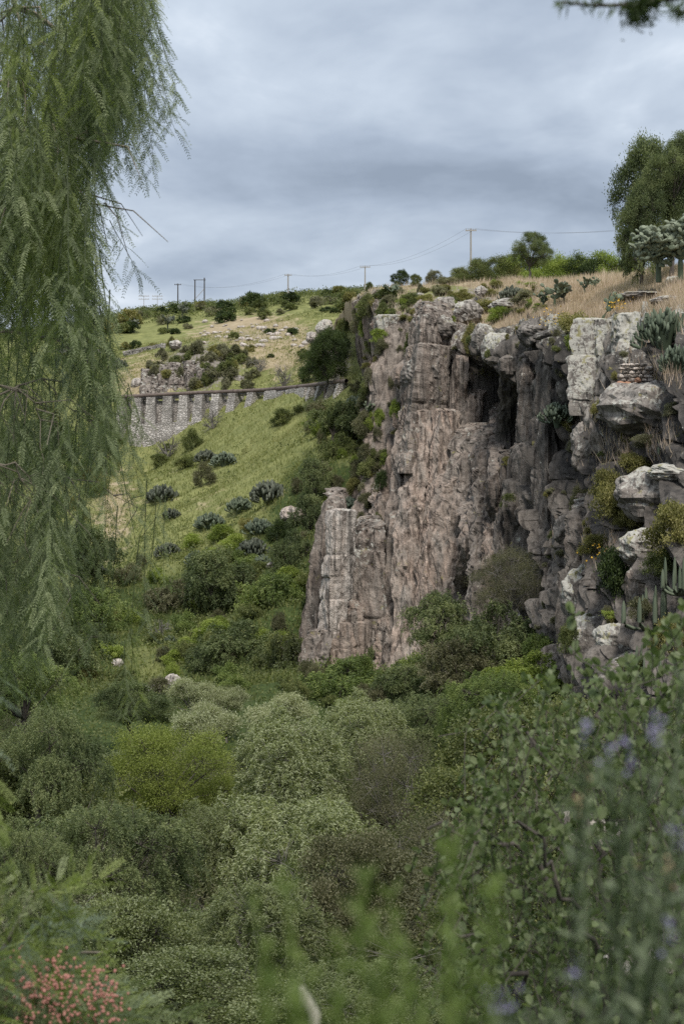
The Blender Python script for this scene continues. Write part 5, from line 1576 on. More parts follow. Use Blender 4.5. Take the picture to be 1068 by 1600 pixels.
# ------------------------------------------------------------------ bushes
BUSHES = [  # px, py, half width, half height, material, label
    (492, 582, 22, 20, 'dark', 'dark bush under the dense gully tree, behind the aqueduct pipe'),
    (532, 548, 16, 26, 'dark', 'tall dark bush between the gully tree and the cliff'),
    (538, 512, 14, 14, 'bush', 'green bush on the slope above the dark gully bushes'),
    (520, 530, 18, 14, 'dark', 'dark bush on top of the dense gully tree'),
    (500, 640, 22, 16, 'dusky', 'dusky bush under the last piers of the aqueduct'),
    (545, 500, 16, 20, 'bush', 'green bush at the head of the gully beside the far cliff wall'),
    (440, 655, 18, 15, 'bush', 'round green bush high on the meadow below the solid aqueduct wall'),
    (465, 640, 10, 8, 'bush', 'small green bush right of the round one high on the meadow'),
    (302, 690, 15, 17, 'bush', 'dark leafy bush right under the stone piers'),
    (292, 724, 18, 13, 'bush', 'green bush left of the dark cactus pair on the meadow'),
    (248, 722, 15, 12, 'bush', 'bush at the upper left of the meadow under the tallest pier'),
    (262, 700, 10, 7, 'bush', 'low bush at the very foot of the tall masonry'),
    (321, 745, 17, 19, 'dusky', 'dark grey-green bush below the bluish domed cactus'),
    (345, 835, 22, 14, 'fresh', 'bright yellow-green scrub left of the dark cacti'),
    (300, 848, 20, 13, 'fresh', 'bright scrub at the lower left of the meadow'),
    (385, 822, 20, 12, 'olive', 'olive scrub between the two large cacti'),
    (370, 850, 22, 14, 'fresh', 'bright scrub in the middle under the cacti'),
    (440, 832, 20, 17, 'dark', 'dark round bush under the bare tan rock'),
    (335, 870, 22, 12, 'fresh', 'low bright scrub above the grey-green round tree'),
    (205, 968, 22, 14, 'fresh', 'bright green round bush on the left valley slope'),
    (290, 1010, 20, 12, 'fresh', 'bright bush right of the blue-grey cactus on the slope'),
    (330, 985, 30, 14, 'fresh', 'wide bright green bush below the grey-green trees'),
    (275, 1030, 18, 13, 'fresh', 'bright bush above the pale squarish boulder'),
    (400, 945, 22, 20, 'fresh', 'bright green bush between the valley trees'),
    (450, 905, 22, 18, 'fresh', 'bright green bush left of the narrow tree by the pillar'),
    (410, 1000, 18, 16, 'fresh', 'light green bush in a gap of the valley trees'),
    (470, 920, 20, 16, 'fresh', 'light green bush beside the very dark cleft tree'),
    (440, 1008, 16, 20, 'fresh', 'light green bush left of the cleft, below the round tree'),
    (240, 1000, 18, 10, 'bush', 'bush on the lower slope left of the bare branching shrub'),
    (195, 1060, 22, 14, 'bush', 'bush left of the long bare rock'),
    (170, 1020, 22, 16, 'fresh', 'green bush beside the small whitish stone'),
    (243, 940, 24, 18, 'dusky', 'dusky bush at the left foot of the meadow'),
    (200, 900, 26, 18, 'dusky', 'dusky bush behind the lowest right hanging branches'),
    (765, 575, 42, 24, 'olive', 'wide olive bush hanging under the overhang of the recess'),
    (690, 545, 18, 16, 'fresh', 'yellow-green bush on the ledge right of the capped block'),
    (700, 560, 14, 14, 'olive', 'olive tuft below the ledge bush'),
    (672, 705, 9, 9, 'bush', 'small green bush high on the smooth reddish face'),
    (709, 735, 14, 12, 'bush', 'green bush on the ledge in the middle of the cliff'),
    (692, 850, 15, 11, 'olive', 'olive bush in a crack low on the cliff'),
    (795, 785, 15, 13, 'bush', 'green bush in the dark corner of the cliff'),
    (793, 722, 10, 9, 'olive', 'small yellowish bush on the dark face'),
    (896, 612, 12, 11, 'fresh', 'yellow-green bush in the cleft below the rim pillar'),
    (885, 665, 13, 11, 'olive', 'yellowish bush with flowers on the dark face'),
    (900, 700, 16, 14, 'grey', 'grey dry bush on the dark face'),
    (575, 610, 16, 22, 'bush', 'green bush at the upper left edge of the cliff'),
    (570, 665, 16, 20, 'dusky', 'dusky bush at the left edge of the cliff'),
    (578, 735, 18, 20, 'bush', 'green bush on the left ledge above the pillars'),
    (596, 752, 12, 16, 'dark', 'dark bush in the crack of the capped pillar'),
    (552, 762, 14, 14, 'olive', 'olive bush among pale stones on the left ledge'),
    (562, 850, 16, 18, 'bush', 'green bush on top of the second, lower pillar'),
    (590, 830, 12, 22, 'dusky', 'dusky bush in the crack right of the lower pillars'),
    (498, 905, 14, 26, 'dusky', 'dusky bush crowding the left side of the pale pillar'),
    (505, 1010, 18, 20, 'bush', 'green bush at the left base of the pale pillar'),
    (545, 1030, 22, 14, 'bush', 'green bush at the foot of the pale pillar'),
    (556, 822, 10, 13, 'olive', 'yellowish bush between the two left pillars'),
    (576, 860, 10, 14, 'bush', 'green bush behind the second left pillar'),
    (545, 960, 9, 12, 'grey', 'grey tuft on the pale pillar foot'),
    (512, 985, 14, 14, 'grey', 'grey shrub at the foot of the pale pillar'),
    (618, 640, 9, 14, 'fresh', 'yellow-green bush in the crack right of the capped pillar'),
    (640, 540, 10, 22, 'bush', 'green bush filling the gap behind the capped pillar'),
    (610, 600, 6, 12, 'dusky', 'small dusky tuft on the capped pillar'),
    (900, 512, 40, 24, 'olive', 'olive bush spilling over the rim under the leaning prickly pear'),
    (905, 532, 18, 20, 'fresh', 'bright moss-green bush on the rim under the leaning prickly pear'),
    (780, 492, 20, 12, 'fresh', 'green bush over the recess'),
    (735, 535, 12, 24, 'olive', 'olive bush on the pale rim block'),
    (820, 465, 22, 12, 'grey', 'grey-green bush on the slope above the recess'),
    (755, 478, 22, 12, 'olive', 'olive bush on the plateau slope'),
    (720, 465, 18, 9, 'olive', 'low olive bush on the plateau slope under the skyline scrub'),
    (685, 455, 18, 10, 'grey', 'grey-green bush on the plateau slope'),
    (640, 470, 20, 12, 'bush', 'green bush above the capped pillar'),
    (600, 465, 18, 14, 'bush', 'bush at the left end of the plateau'),
    (575, 480, 16, 18, 'bush', 'bush on the far left wall of the cliff'),
    (560, 500, 12, 18, 'dusky', 'dusky bush high on the far left wall'),
    (620, 455, 14, 10, 'grey', 'grey shrub under the round plateau tree'),
    (665, 470, 18, 9, 'olive', 'olive shrub beside the pale flat stone'),
    (700, 500, 12, 8, 'fresh', 'green tuft on the middle of the rim'),
    (780, 412, 26, 15, 'bush', 'round green bush left of the blue-green plateau tree'),
    (745, 420, 18, 12, 'bush', 'green bush on the skyline under the pale pole'),
    (718, 428, 15, 12, 'bush', 'dark bush at the left end of the skyline scrub'),
    (800, 425, 18, 10, 'olive', 'olive bush below the skyline scrub'),
    (815, 415, 20, 14, 'fresh', 'bright bush under the blue-green plateau tree'),
    (852, 412, 24, 14, 'fresh', 'bright green bush right of the blue-green plateau tree'),
    (885, 412, 22, 13, 'fresh', 'bright green bush in the middle of the skyline scrub'),
    (912, 410, 18, 10, 'dark', 'dark flat-topped bush on the skyline'),
    (938, 412, 22, 11, 'fresh', 'bright green bush left of the tall plateau tree'),
    (962, 416, 13, 9, 'grey', 'grey bush at the foot of the tall plateau tree'),
    (625, 430, 14, 10, 'dark', 'round dark little tree standing alone on the plateau skyline'),
    (648, 440, 9, 11, 'bush', 'light green bush right of the round skyline tree'),
    (680, 430, 8, 9, 'grey', 'small grey bush on the skyline'),
    (700, 440, 20, 8, 'grey', 'grey low scrub left of the skyline bushes'),
    (955, 800, 34, 42, 'olive', 'large olive bush between the dark face and the lichen boulders'),
    (948, 760, 28, 24, 'olive', 'olive bush left of the second lichen boulder'),
    (990, 730, 30, 20, 'olive', 'straw-green bush under the candelabra cactus'),
    (960, 905, 34, 42, 'dark', 'dark green drooping shrub between the lowest boulders'),
    (930, 855, 28, 18, 'olive', 'yellow-flowered bush above the grey weathered boulder'),
    (1050, 830, 40, 40, 'olive', 'light olive bush in front of the small white-crusted boulder'),
    (960, 960, 28, 10, 'fresh', 'low yellow-flowered bush above the lowest pair of boulders'),
    (905, 780, 14, 18, 'dusky', 'dusky bush in the fissure left of the boulders'),
    (1050, 640, 14, 12, 'grey', 'grey tuft on the largest boulder slab'),
    (985, 815, 26, 16, 'olive', 'olive bush under the second lichen boulder'),
    (1040, 880, 34, 22, 'bush', 'green bush above the reddish boulder at the right'),
    (1050, 1000, 30, 30, 'olive', 'olive bush right of the round speckled boulder'),
    (985, 1040, 24, 14, 'bush', 'green bush between the lowest boulders'),
    (890, 1000, 18, 26, 'bush', 'green bush left of the lowest pair of boulders'),
    (900, 860, 14, 16, 'grey', 'grey shrub in the fissure above the weathered boulder'),
    (1010, 690, 22, 12, 'grey', 'grey grass clump in the hollow under the largest boulder'),
    (935, 640, 12, 16, 'olive', 'olive shrub left of the largest boulder slab'),
    (1000, 955, 22, 20, 'dusky', 'dusky shrub left of the fluted columnar cactus'),
]
for (px, py, hw, hh, mt, lab) in BUSHES:
    bush(px, py, hw, hh, 'bush' if py > 470 or px > 600 else 'bush_far', lab, mt)

HUE = {'grey': 'grey', 'dusky': 'dusky', 'bush': 'green', 'olive': 'olive', 'fresh': 'bright green', 'pepper_fresh': 'fresh green', 'pepper': 'grey-green', 'dark': 'dark green'}
# scrub of the far hillside
KINDS = [('bush', 'green rounded bush @', 'green bushes of the far hillside'),
         ('dark', 'dark green bush @', 'dark bushes of the far hillside'),
         ('olive', 'olive bush @', 'olive bushes of the far hillside'),
         ('grey', 'grey-green bush @', 'grey bushes of the far hillside')]
cnt = 0
tries = 0
while cnt < 88 and tries < 3000:
    tries += 1
    px = R.uniform(75, 610)
    sky = np.interp(px, [0, 100, 180, 250, 330, 400, 470, 540, 600], [530, 516, 502, 489, 479, 473, 465, 458, 455])
    t = R.random() ** 2.2
    py = sky - 3 + t * 105
    if 300 < px < 500 and 500 < py < 545 and R.random() < 0.85:
        continue
    if px > 480 and py > 530:
        continue
    if t > 0.35 and R.random() < 0.45:
        continue
    q = R.choices((0, 1, 2, 3), (5, 3, 2, 2))[0]
    mt, lab, grp = KINDS[q]
    hw = R.uniform(7, 15) * (1.25 if t < 0.2 else 0.9)
    h = hit(px, py + 4)
    if h is None or h.y < 200:
        continue
    bush(px, py, hw, hw * R.uniform(0.5, 0.8), 'bush_far', lab, mt, 'bush', 'bush', grp)
    cnt += 1
# the skyline scrub beyond, one dense mass
sp = surf_points(GV, GF, 3200, lambda c: in_view(c) * (534 + F * c[:, 0] / np.maximum(c[:, 1], 1) < 640) * (c[:, 1] > 345) * (c[:, 1] < 450) * sm(345, 395, c[:, 1]))
sp = sp[noise3(sp[:, 0] * 0.05, sp[:, 1] * 0.05, 6.0) > -0.18]
i_ = np.repeat(np.arange(len(sp)), 26)
n = len(i_)
bs_ = rng.uniform(0.6, 1.5, len(sp))
dv = unit(n)
p = sp[i_] + dv * bs_[i_][:, None] * np.array((1.3, 1.3, 0.7)) * rng.uniform(0.6, 1, n)[:, None] + np.c_[np.zeros((n, 2)), bs_[i_] * 0.75]
ax = unit(n) + dv * 0.6 + (0, 0, 0.3)
ax /= np.linalg.norm(ax, axis=1)[:, None]
V, Fq = leaf_quads(p, ax, 0.42 * rng.uniform(0.6, 1.3, n), 0.24)
tn = np.clip(0.45 + rng.normal(0, 0.16, len(sp))[i_] + rng.normal(0, 0.1, n), 0, 1)
link('hillside_scrub', mesh_np('hillside_scrub', V, Fq, M['bush'], {'tint': np.repeat(tn, 4)}), kind='stuff', label='dense low scrub along the far skyline')
# shrubs of the far crag and of the gully
for k in range(46):
    px, py = R.uniform(225, 392), R.uniform(540, 606)
    mt = R.choice(['grey', 'dusky', 'bush', 'olive', 'grey', 'dusky'])
    bush(px, py, R.uniform(7, 15), R.uniform(7, 12), 'bush_far', HUE[mt] + ' crag shrub @', mt, 'shrub', 'shrub', 'shrubs on the far crag')
for k in range(30):
    px = R.uniform(455, 590)
    py = R.uniform(640, 860)
    if px < 470 + (py - 640) * -0.05 and py < 760:
        continue
    mt = R.choice(['bush', 'dusky', 'bush', 'fresh', 'dusky'])
    bush(px, py, R.uniform(9, 17), R.uniform(8, 15), 'bush', HUE[mt] + ' gully bush @', mt, 'bush', 'bush', 'bushes in the gully beside the cliff')
# bushes of the slope behind the hanging branches and of the valley side
for k in range(30):
    px, py = R.uniform(60, 300), R.uniform(640, 1100)
    if py < 830 and px > 195:
        continue
    mt = R.choice(['bush', 'dusky', 'fresh', 'bush', 'olive'])
    bush(px, py, R.uniform(10, 22), R.uniform(9, 17), 'bush', HUE[mt] + ' bush half hidden by hanging branches @', mt, 'bush', 'bush', 'bushes behind the hanging branches')
for k in range(36):
    px, py = R.uniform(270, 520), R.uniform(860, 1100)
    mt = R.choice(['bush', 'dusky', 'fresh', 'pepper_fresh'])
    bush(px, py, R.uniform(12, 26), R.uniform(10, 20), 'bush', HUE[mt] + ' gap-filling bush @', mt, 'bush', 'bush', 'bushes between the valley trees')
for k in range(30):
    px, py = R.uniform(540, 900), R.uniform(1000, 1110)
    mt = R.choice(['bush', 'dusky', 'pepper_fresh', 'pepper'])
    bush(px, py, R.uniform(16, 34), R.uniform(14, 26), 'bush', HUE[mt] + ' cliff-foot bush @', mt, 'bush', 'bush', 'bushes along the cliff foot')
# the overgrown left flank of the cliff
for k in range(34):
    px, py = R.uniform(548, 606), R.uniform(478, 790)
    mt = R.choice(['bush', 'dusky', 'bush', 'grey', 'fresh', 'dusky'])
    bush(px, py, R.uniform(8, 15), R.uniform(8, 16), 'bush', HUE[mt] + ' bush of the overgrown cliff flank @', mt, 'bush', 'bush', 'bushes on the left flank of the cliff')
# tufts in the cracks of the wall
for k in range(150):
    px, py = R.uniform(560, 985), R.uniform(505, 990)
    if 600 < px < 700 and py > 640 and R.random() < 0.75:
        continue
    mt = R.choice(['bush', 'olive', 'grey', 'dusky', 'grey'])
    bush(px, py, R.uniform(3.5, 9), R.uniform(3.5, 9), 'bush', HUE[mt] + ' crack tuft @', mt, 'shrub', 'shrub', 'tufts in the cracks of the cliff')
# low scrub of the plateau slope
for k in range(90):
    px = R.uniform(560, 860)
    py = R.uniform(448, 500) if px < 760 else R.uniform(440, 488)
    mt = R.choice(['olive', 'grey', 'bush', 'olive', 'fresh'])
    bush(px, py, R.uniform(5, 13), R.uniform(4, 8), 'bush', HUE[mt] + ' low shrub @', mt, 'shrub', 'shrub', 'low shrubs on the plateau slope')

# trees that close the canopy of the valley floor
FILL = [('pepper_big', 'pepper', 'canopy pepper tree @', 'pepper trees of the canopy'), ('willow', 'willow_dark', 'dull canopy willow @', 'willows of the canopy'),
        ('broad', 'broad', 'dark small-leaved canopy tree @', 'dark trees of the canopy'), ('dusky', 'dusky', 'dusky canopy tree @', 'dusky trees of the canopy')]
k = 0
for d, n in ((88, 8), (76, 8), (64, 9), (54, 9), (45, 8), (37, 8), (30, 7)):
    for q in range(n):
        px = -30 + 1130 * (q + R.uniform(0.1, 0.9)) / n
        x = (px - 534) / F * d
        z0 = drop(x, d)
        hgt = R.uniform(4.6, 6.6) if d > 40 else R.uniform(3.8, 5.2)
        pyc = 760 - F * (z0 + hgt * 0.5) / d
        hgt *= 0.72
        pyc = 760 - F * (z0 + hgt * 0.5) / d
        ty = pyc - hgt / 2 * F / d
        if any(T[4] > d and abs(px - T[0]) < T[2] * 0.8 + 25 and ty < T[1] + 0.55 * T[3] and pyc > T[1] - T[3] for T in TREES[:35]):
            continue
        if pyc - hgt / 2 * F / d < np.interp(px, [0, 180, 200, 370, 470, 540, 900, 1100], [1100, 1120, 1165, 1165, 1075, 1090, 1090, 1120]):
            continue
        kd, mt, lab, grp = R.choice(FILL)
        tree(px, pyc, R.uniform(2.6, 3.8) * F / d, hgt / 2 * F / d, d, kd, lab, mt, 'leafy_tree', 'tree', grp)

# undergrowth: a scrub nobody could count
pts = []
rngu = np.random.default_rng(77)
N_ = 15000
yy_ = rngu.uniform(24, 172, N_)
xx_ = rngu.uniform(-0.30, 0.30, N_) * yy_ + rngu.normal(0, 2, N_)
upx, upy = 534 + F * xx_ / yy_, 0
zz_ = ground_z(xx_, yy_)
upy = 760 - F * zz_ / yy_
keep = ~((yy_ > 150) & (rngu.random(N_) < 0.6)) & (blob(upx, upy, 235, 1060, 70, 45) < 0.4 + 0.3 * rngu.random(N_))
xx_, yy_, zz_ = xx_[keep], yy_[keep], zz_[keep]
kk = 13
n = len(xx_) * kk
i_ = np.repeat(np.arange(len(xx_)), kk)
hump = (0.25 + 0.5 * (0.5 + 0.5 * noise3(xx_ * 0.25, yy_ * 0.25, 3.0)))
p = np.stack([xx_[i_], yy_[i_], zz_[i_]], 1) + rng.normal(size=(n, 3)) * np.array((0.45, 0.45, 0.25)) + np.c_[np.zeros((n, 2)), rng.random(n) * hump[i_] * 1.1]
ax = unit(n) + (0, 0, 0.5)
ax /= np.linalg.norm(ax, axis=1)[:, None]
sc_ = np.clip(yy_[i_] / 90, 0.6, 1.5)
V, Fq = leaf_quads(p, ax, 0.20 * sc_ * rng.uniform(0.6, 1.3, n), 0.095 * sc_)
tn = np.clip(0.45 + 0.25 * noise3(xx_ * 0.12, yy_ * 0.12, 9.0)[i_] + rng.normal(0, 0.12, n), 0, 1)
link('undergrowth', mesh_np('undergrowth', V, Fq, M['bush'], {'tint': np.repeat(tn, 4)}), kind='stuff', label='leafy undergrowth covering the valley floor')


# ------------------------------------------------------------------ grass
def w_plateau(c):
    px = 534 + F * c[:, 0] / c[:, 1]
    return in_view(c) * (c[:, 1] < 200) * (1 / c[:, 1] ** 1.2) * (0.35 + sm(700, 860, px))


pp = surf_points(PLV, PLF, 90000, w_plateau)
cl_ = 0.5 + 0.5 * noise3(pp[:, 0] * 0.5, pp[:, 1] * 0.5, 2.0)
h_ = rng.uniform(0.25, 0.8, len(pp)) * (0.5 + 0.9 * cl_)
V, Fq = blades(pp - (0, 0, 0.05), h_, 0.06, 0.25)
tn = np.clip(0.35 + 0.4 * cl_ + rng.normal(0, 0.14, len(pp)) + 0.2 * noise3(pp[:, 0] * .1, pp[:, 1] * .1, 5.), 0, 1)
link('dry_grass', mesh_np('dry_grass', V, Fq, M['straw'], {'tint': np.repeat(tn, 3)}), kind='stuff', label='pinkish dry grass of the plateau')


def w_meadow(c):
    px = 534 + F * c[:, 0] / np.maximum(c[:, 1], 1)
    return in_view(c) * (c[:, 1] > 108) * (c[:, 1] < 330) * (px < 600) * (1 / np.maximum(c[:, 1], 50) ** 1.0)


pm = surf_points(GV, GF, 120000, w_meadow)
cl_ = 0.5 + 0.5 * noise3(pm[:, 0] * 0.22, pm[:, 1] * 0.22, 7.0)
c2_ = 0.5 + 0.5 * noise3(pm[:, 0] * 0.06, pm[:, 1] * 0.06, 1.0)
V, Fq = blades(pm - (0, 0, 0.05), rng.uniform(0.2, 0.6, len(pm)) * (0.5 + cl_), 0.10, 0.35)
mpx = 534 + F * pm[:, 0] / pm[:, 1]
mpy = 760 - F * pm[:, 2] / pm[:, 1]
drym = blob(mpx, mpy, 400, 525, 110, 32) + 0.8 * blob(mpx, mpy, 230, 590, 90, 40) + 0.6 * blob(mpx, mpy, 180, 800, 40, 80) + 0.5 * blob(mpx, mpy, 440, 560, 70, 40)
tn = np.clip(0.12 + 0.25 * cl_ + 0.45 * c2_ + 0.6 * drym + rng.normal(0, 0.12, len(pm)), 0, 1)
link('meadow_grass', mesh_np('meadow_grass', V, Fq, M['meadow'], {'tint': np.repeat(tn, 3)}), kind='stuff', label='green grass of the sloping meadow')


# weeds between the grass
sp = surf_points(GV, GF, 5200, lambda c: w_meadow(c) * (c[:, 1] > 112))
sp = sp[noise3(sp[:, 0] * 0.09, sp[:, 1] * 0.09, 16.0) > -0.15]
i_ = np.repeat(np.arange(len(sp)), 9)
n = len(i_)
bs_ = rng.uniform(0.15, 0.5, len(sp)) * (1 + 0.5 * (rng.random(len(sp)) < 0.1))
dv = unit(n)
p = sp[i_] + dv * bs_[i_][:, None] * np.array((1.1, 1.1, 0.5)) + np.c_[np.zeros((n, 2)), bs_[i_] * 0.45]
ax = unit(n) + dv * 0.5 + (0, 0, 0.5)
ax /= np.linalg.norm(ax, axis=1)[:, None]
V, Fq = leaf_quads(p, ax, 0.28 * rng.uniform(0.6, 1.3, n), 0.15)
tn = np.clip(0.55 + rng.normal(0, 0.2, len(sp))[i_] + rng.normal(0, 0.1, n), 0, 1)
link('meadow_weeds', mesh_np('meadow_weeds', V, Fq, M['bush'], {'tint': np.repeat(tn, 4)}), kind='stuff', label='low leafy weeds dotting the meadow grass')


# dry bunch grass on ledges and between boulders
def w_cliff(c):
    px = 534 + F * c[:, 0] / c[:, 1]
    py = 760 - F * c[:, 2] / c[:, 1]
    return in_view(c) * (blob(px, py, 1020, 500, 60, 30) + blob(px, py, 1040, 590, 40, 20) + 1.5 * blob(px, py, 990, 700, 40, 30) + blob(px, py, 880, 480, 70, 14) + 0.5 * blob(px, py, 770, 488, 80, 12) + 0.4 * blob(px, py, 930, 860, 40, 30)
                        + 0.5 * blob(px, py, 920, 650, 20, 60) + 0.3 * blob(px, py, 665, 495, 40, 8))


pc = surf_points(CV.reshape(-1, 3), CF, 16000, w_cliff)
V, Fq = blades(pc, rng.uniform(0.3, 0.9, len(pc)), 0.05, 0.3)
link('bunch_grass', mesh_np('bunch_grass', V, Fq, M['straw'], {'tint': np.repeat(np.clip(rng.normal(0.45, 0.18, len(pc)), 0, 1), 3)}), kind='stuff', label='straw-coloured bunch grass on the rim and ledges')
# yellow flowers in the rim bushes
for (px, py, n, s, lab) in [(862, 505, 70, 12, 'orange-yellow flowers at the left of the rim bush'), (962, 486, 80, 10, 'yellow flowers under the leaning prickly pear'), (940, 868, 40, 12, 'yellow flowers above the grey weathered boulder')]:
    h = hit(px, py)
    a = Acc()
    for q in range(n):
        pq = rng.normal(size=3) * np.array((s, s, s * 0.6)) * h.y / F + (0, -0.8, 0.25)
        pad_mesh(a, pq, unit(1)[0], unit(1)[0], 0.11, 0.11, 0.02, 0.5)
    o = thing('flowers', lab, 'flowers', h)
    link('blossoms', a.mesh('blossoms', M['flower_y']), o, kind='stuff')

# loose stones of the dry hillside
STN = [rock_mesh('stone', (0.5, 0.45, 0.32), 240 + q, M['pale_rock'], lich=0.3, pat=0.0, nu=10, nv=7) for q in range(3)]
for k in range(64):
    px, py = R.gauss(395, 55), R.gauss(523, 13)
    if not 290 < px < 500 or not 496 < py < 552:
        continue
    h = hit(px, py)
    s_ = R.uniform(0.6, 1.9)
    o = thing('stone', say(('small' if s_ < 1 else 'mid-sized' if s_ < 1.45 else 'large') + ' loose pale stone @', px, py), 'stone', (h.x, h.y, h.z + 0.1), 'loose stones of the dry hillside', R.uniform(0, 6), STN[k % 3])
    o.scale = (s_, s_, s_ * R.uniform(0.7, 1.1))
# ------------------------------------------------------------------ the near pepper tree and its hanging sprays
M['pep_near'] = leaf_mat('near_pepper_leaves', (0.095, 0.118, 0.058), (0.185, 0.22, 0.112), (0.31, 0.345, 0.185), trans=0.42, vary=0.5)
M['pep_young'] = leaf_mat('young_pepper_leaves', (0.11, 0.14, 0.035), (0.20, 0.245, 0.07), (0.30, 0.34, 0.12), trans=0.45)
M['pep_pale'] = leaf_mat('pale_pepper_leaves', (0.10, 0.13, 0.085), (0.17, 0.21, 0.14), (0.26, 0.30, 0.21), trans=0.4)
M['berry'] = plain_mat('pink_berries', (0.30, 0.11, 0.085), (0.43, 0.20, 0.155), 40, 0.45, bump=0.0)
M['twig'] = bark_mat('grey_twigs', (0.12, 0.10, 0.075), (0.26, 0.22, 0.17), 12)


def compound_leaf(a, p, d, l, pairs=13, lw=0.007, ll=0.034, tint=0.5, droop=0.5, sag=None):
    """one pinnate leaf from p in direction d"""
    n = pairs
    t = np.linspace(0, 1, n + 2)
    path = p + d * (t * l)[:, None] + np.c_[np.zeros((n + 2, 2)), -droop * l * t ** 2]
    a.tube(path[::4] if n > 8 else path[::2], np.full(len(path[::4] if n > 8 else path[::2]), 0.0012), 3, tint)
    tg = np.gradient(path, axis=0)
    tg /= np.linalg.norm(tg, axis=1)[:, None]
    sd = np.cross(tg, (0, 0, 1.0) if abs(d[2]) < 0.95 else (1.0, 0, 0))
    sd /= np.linalg.norm(sd, axis=1)[:, None] + 1e-9
    ph = rng.uniform(-0.9, 0.9)
    up_ = np.cross(sd, tg)
    sd = sd * math.cos(ph) + up_ * math.sin(ph)
    pp_, ax_ = [], []
    for s in (-1, 1):
        q = path[1:]
        pp_.append(q)
        ax_.append(tg[1:] * 0.75 + s * sd[1:] + rng.normal(size=(n + 1, 3)) * 0.12 + (0, 0, -0.12))
    pp_, ax_ = np.concatenate(pp_), np.concatenate(ax_)
    ax_ /= np.linalg.norm(ax_, axis=1)[:, None]
    prof = np.tile(np.sin(np.linspace(0.5, 2.75, n + 1)) * 0.5 + 0.55, 2)
    roll = np.cross(ax_, np.tile(np.cross(sd[1:], tg[1:]), (2, 1)) + rng.normal(size=ax_.shape) * 0.3)
    V, Fq = leaf_quads(pp_, ax_, ll * prof * rng.uniform(0.85, 1.1, len(pp_)), lw, np.cross(roll, ax_))
    a.add(V, Fq, np.repeat(np.clip(tint + rng.normal(0, 0.07, len(pp_)), 0, 1), 4))


def spray_mesh(length, nleaf, mat, leaf_l=0.2, sway=0.18, young=0.0, hang=0.8, tw=0.005, strands=1):
    """a twig hanging from the origin with pinnate leaves all along it; side twigs hang from it in turn"""
    a = Acc()
    n = 9
    t = np.linspace(0, 1, n)
    for s in range(strands):
        az0 = rng.uniform(0, 6.28)
        ln = length if s == 0 else length * rng.uniform(0.4, 0.85)
        sw = rng.normal(size=2) * sway * length
        off = np.zeros(3) if s == 0 else np.array((*rng.normal(size=2) * 0.13, -rng.uniform(0, 0.45) * length))
        path = off + np.c_[np.sin(t * 2.2 + az0)[:, None] * 0.03 + np.outer(t ** 1.3, sw * (ln / length)), -ln * t]
        if s:
            a.tube([(0, 0, off[2] * 0.6), off * (0.5, 0.5, 0.85) + (0, 0, 0.03), off], [tw * 0.7, tw * 0.6, tw * 0.6], 4, 0.15)
        a.tube(path, np.linspace(tw, tw * 0.3, n), 4, 0.15)
        ct = rng.normal(0, 0.09)
        m = int(nleaf * ln / length)
        for k in range(m):
            q = 0.06 + 0.94 * (k + rng.random()) / m
            p = np.array([np.interp(q, t, path[:, c]) for c in range(3)])
            az = k * 2.4 + rng.normal(0, 0.4)
            d = np.array((math.cos(az), math.sin(az), -hang * rng.uniform(0.5, 1.6)))
            d /= np.linalg.norm(d)
            compound_leaf(a, p, d, leaf_l * rng.uniform(0.65, 1.2), tint=np.clip(0.48 + ct + rng.normal(0, 0.13) + young * q, 0, 1), droop=rng.uniform(0.15, 0.6))
    return a.mesh('spray', mat)


SPR = [spray_mesh(1.25, 24, M['pep_near'], strands=4) for q in range(5)] + [spray_mesh(0.85, 17, M['pep_near'], strands=4) for q in range(3)]
SPT = [spray_mesh(1.2, 16, M['pep_near'], sway=0.1, strands=2) for q in range(3)]        # thin ones
TX, TY = -3.9, 11.5
gz0 = drop(TX, TY, 5)
ptree = thing('pepper_tree', 'near weeping pepper tree hanging its feathery sprays down the left side', 'tree', (TX, TY, gz0))
inv = -np.array((TX, TY, gz0))
b = Acc()
b.tube(np.array([(TX, TY, gz0 - 1), (TX + 0.05, TY, -1.0), (TX - 0.1, TY + 0.1, 1.5), (TX + 0.1, TY, 4.4)]) + inv, [0.36, 0.30, 0.26, 0.2], 12)
link('trunk', b.mesh('trunk', M['bark'], True), ptree)
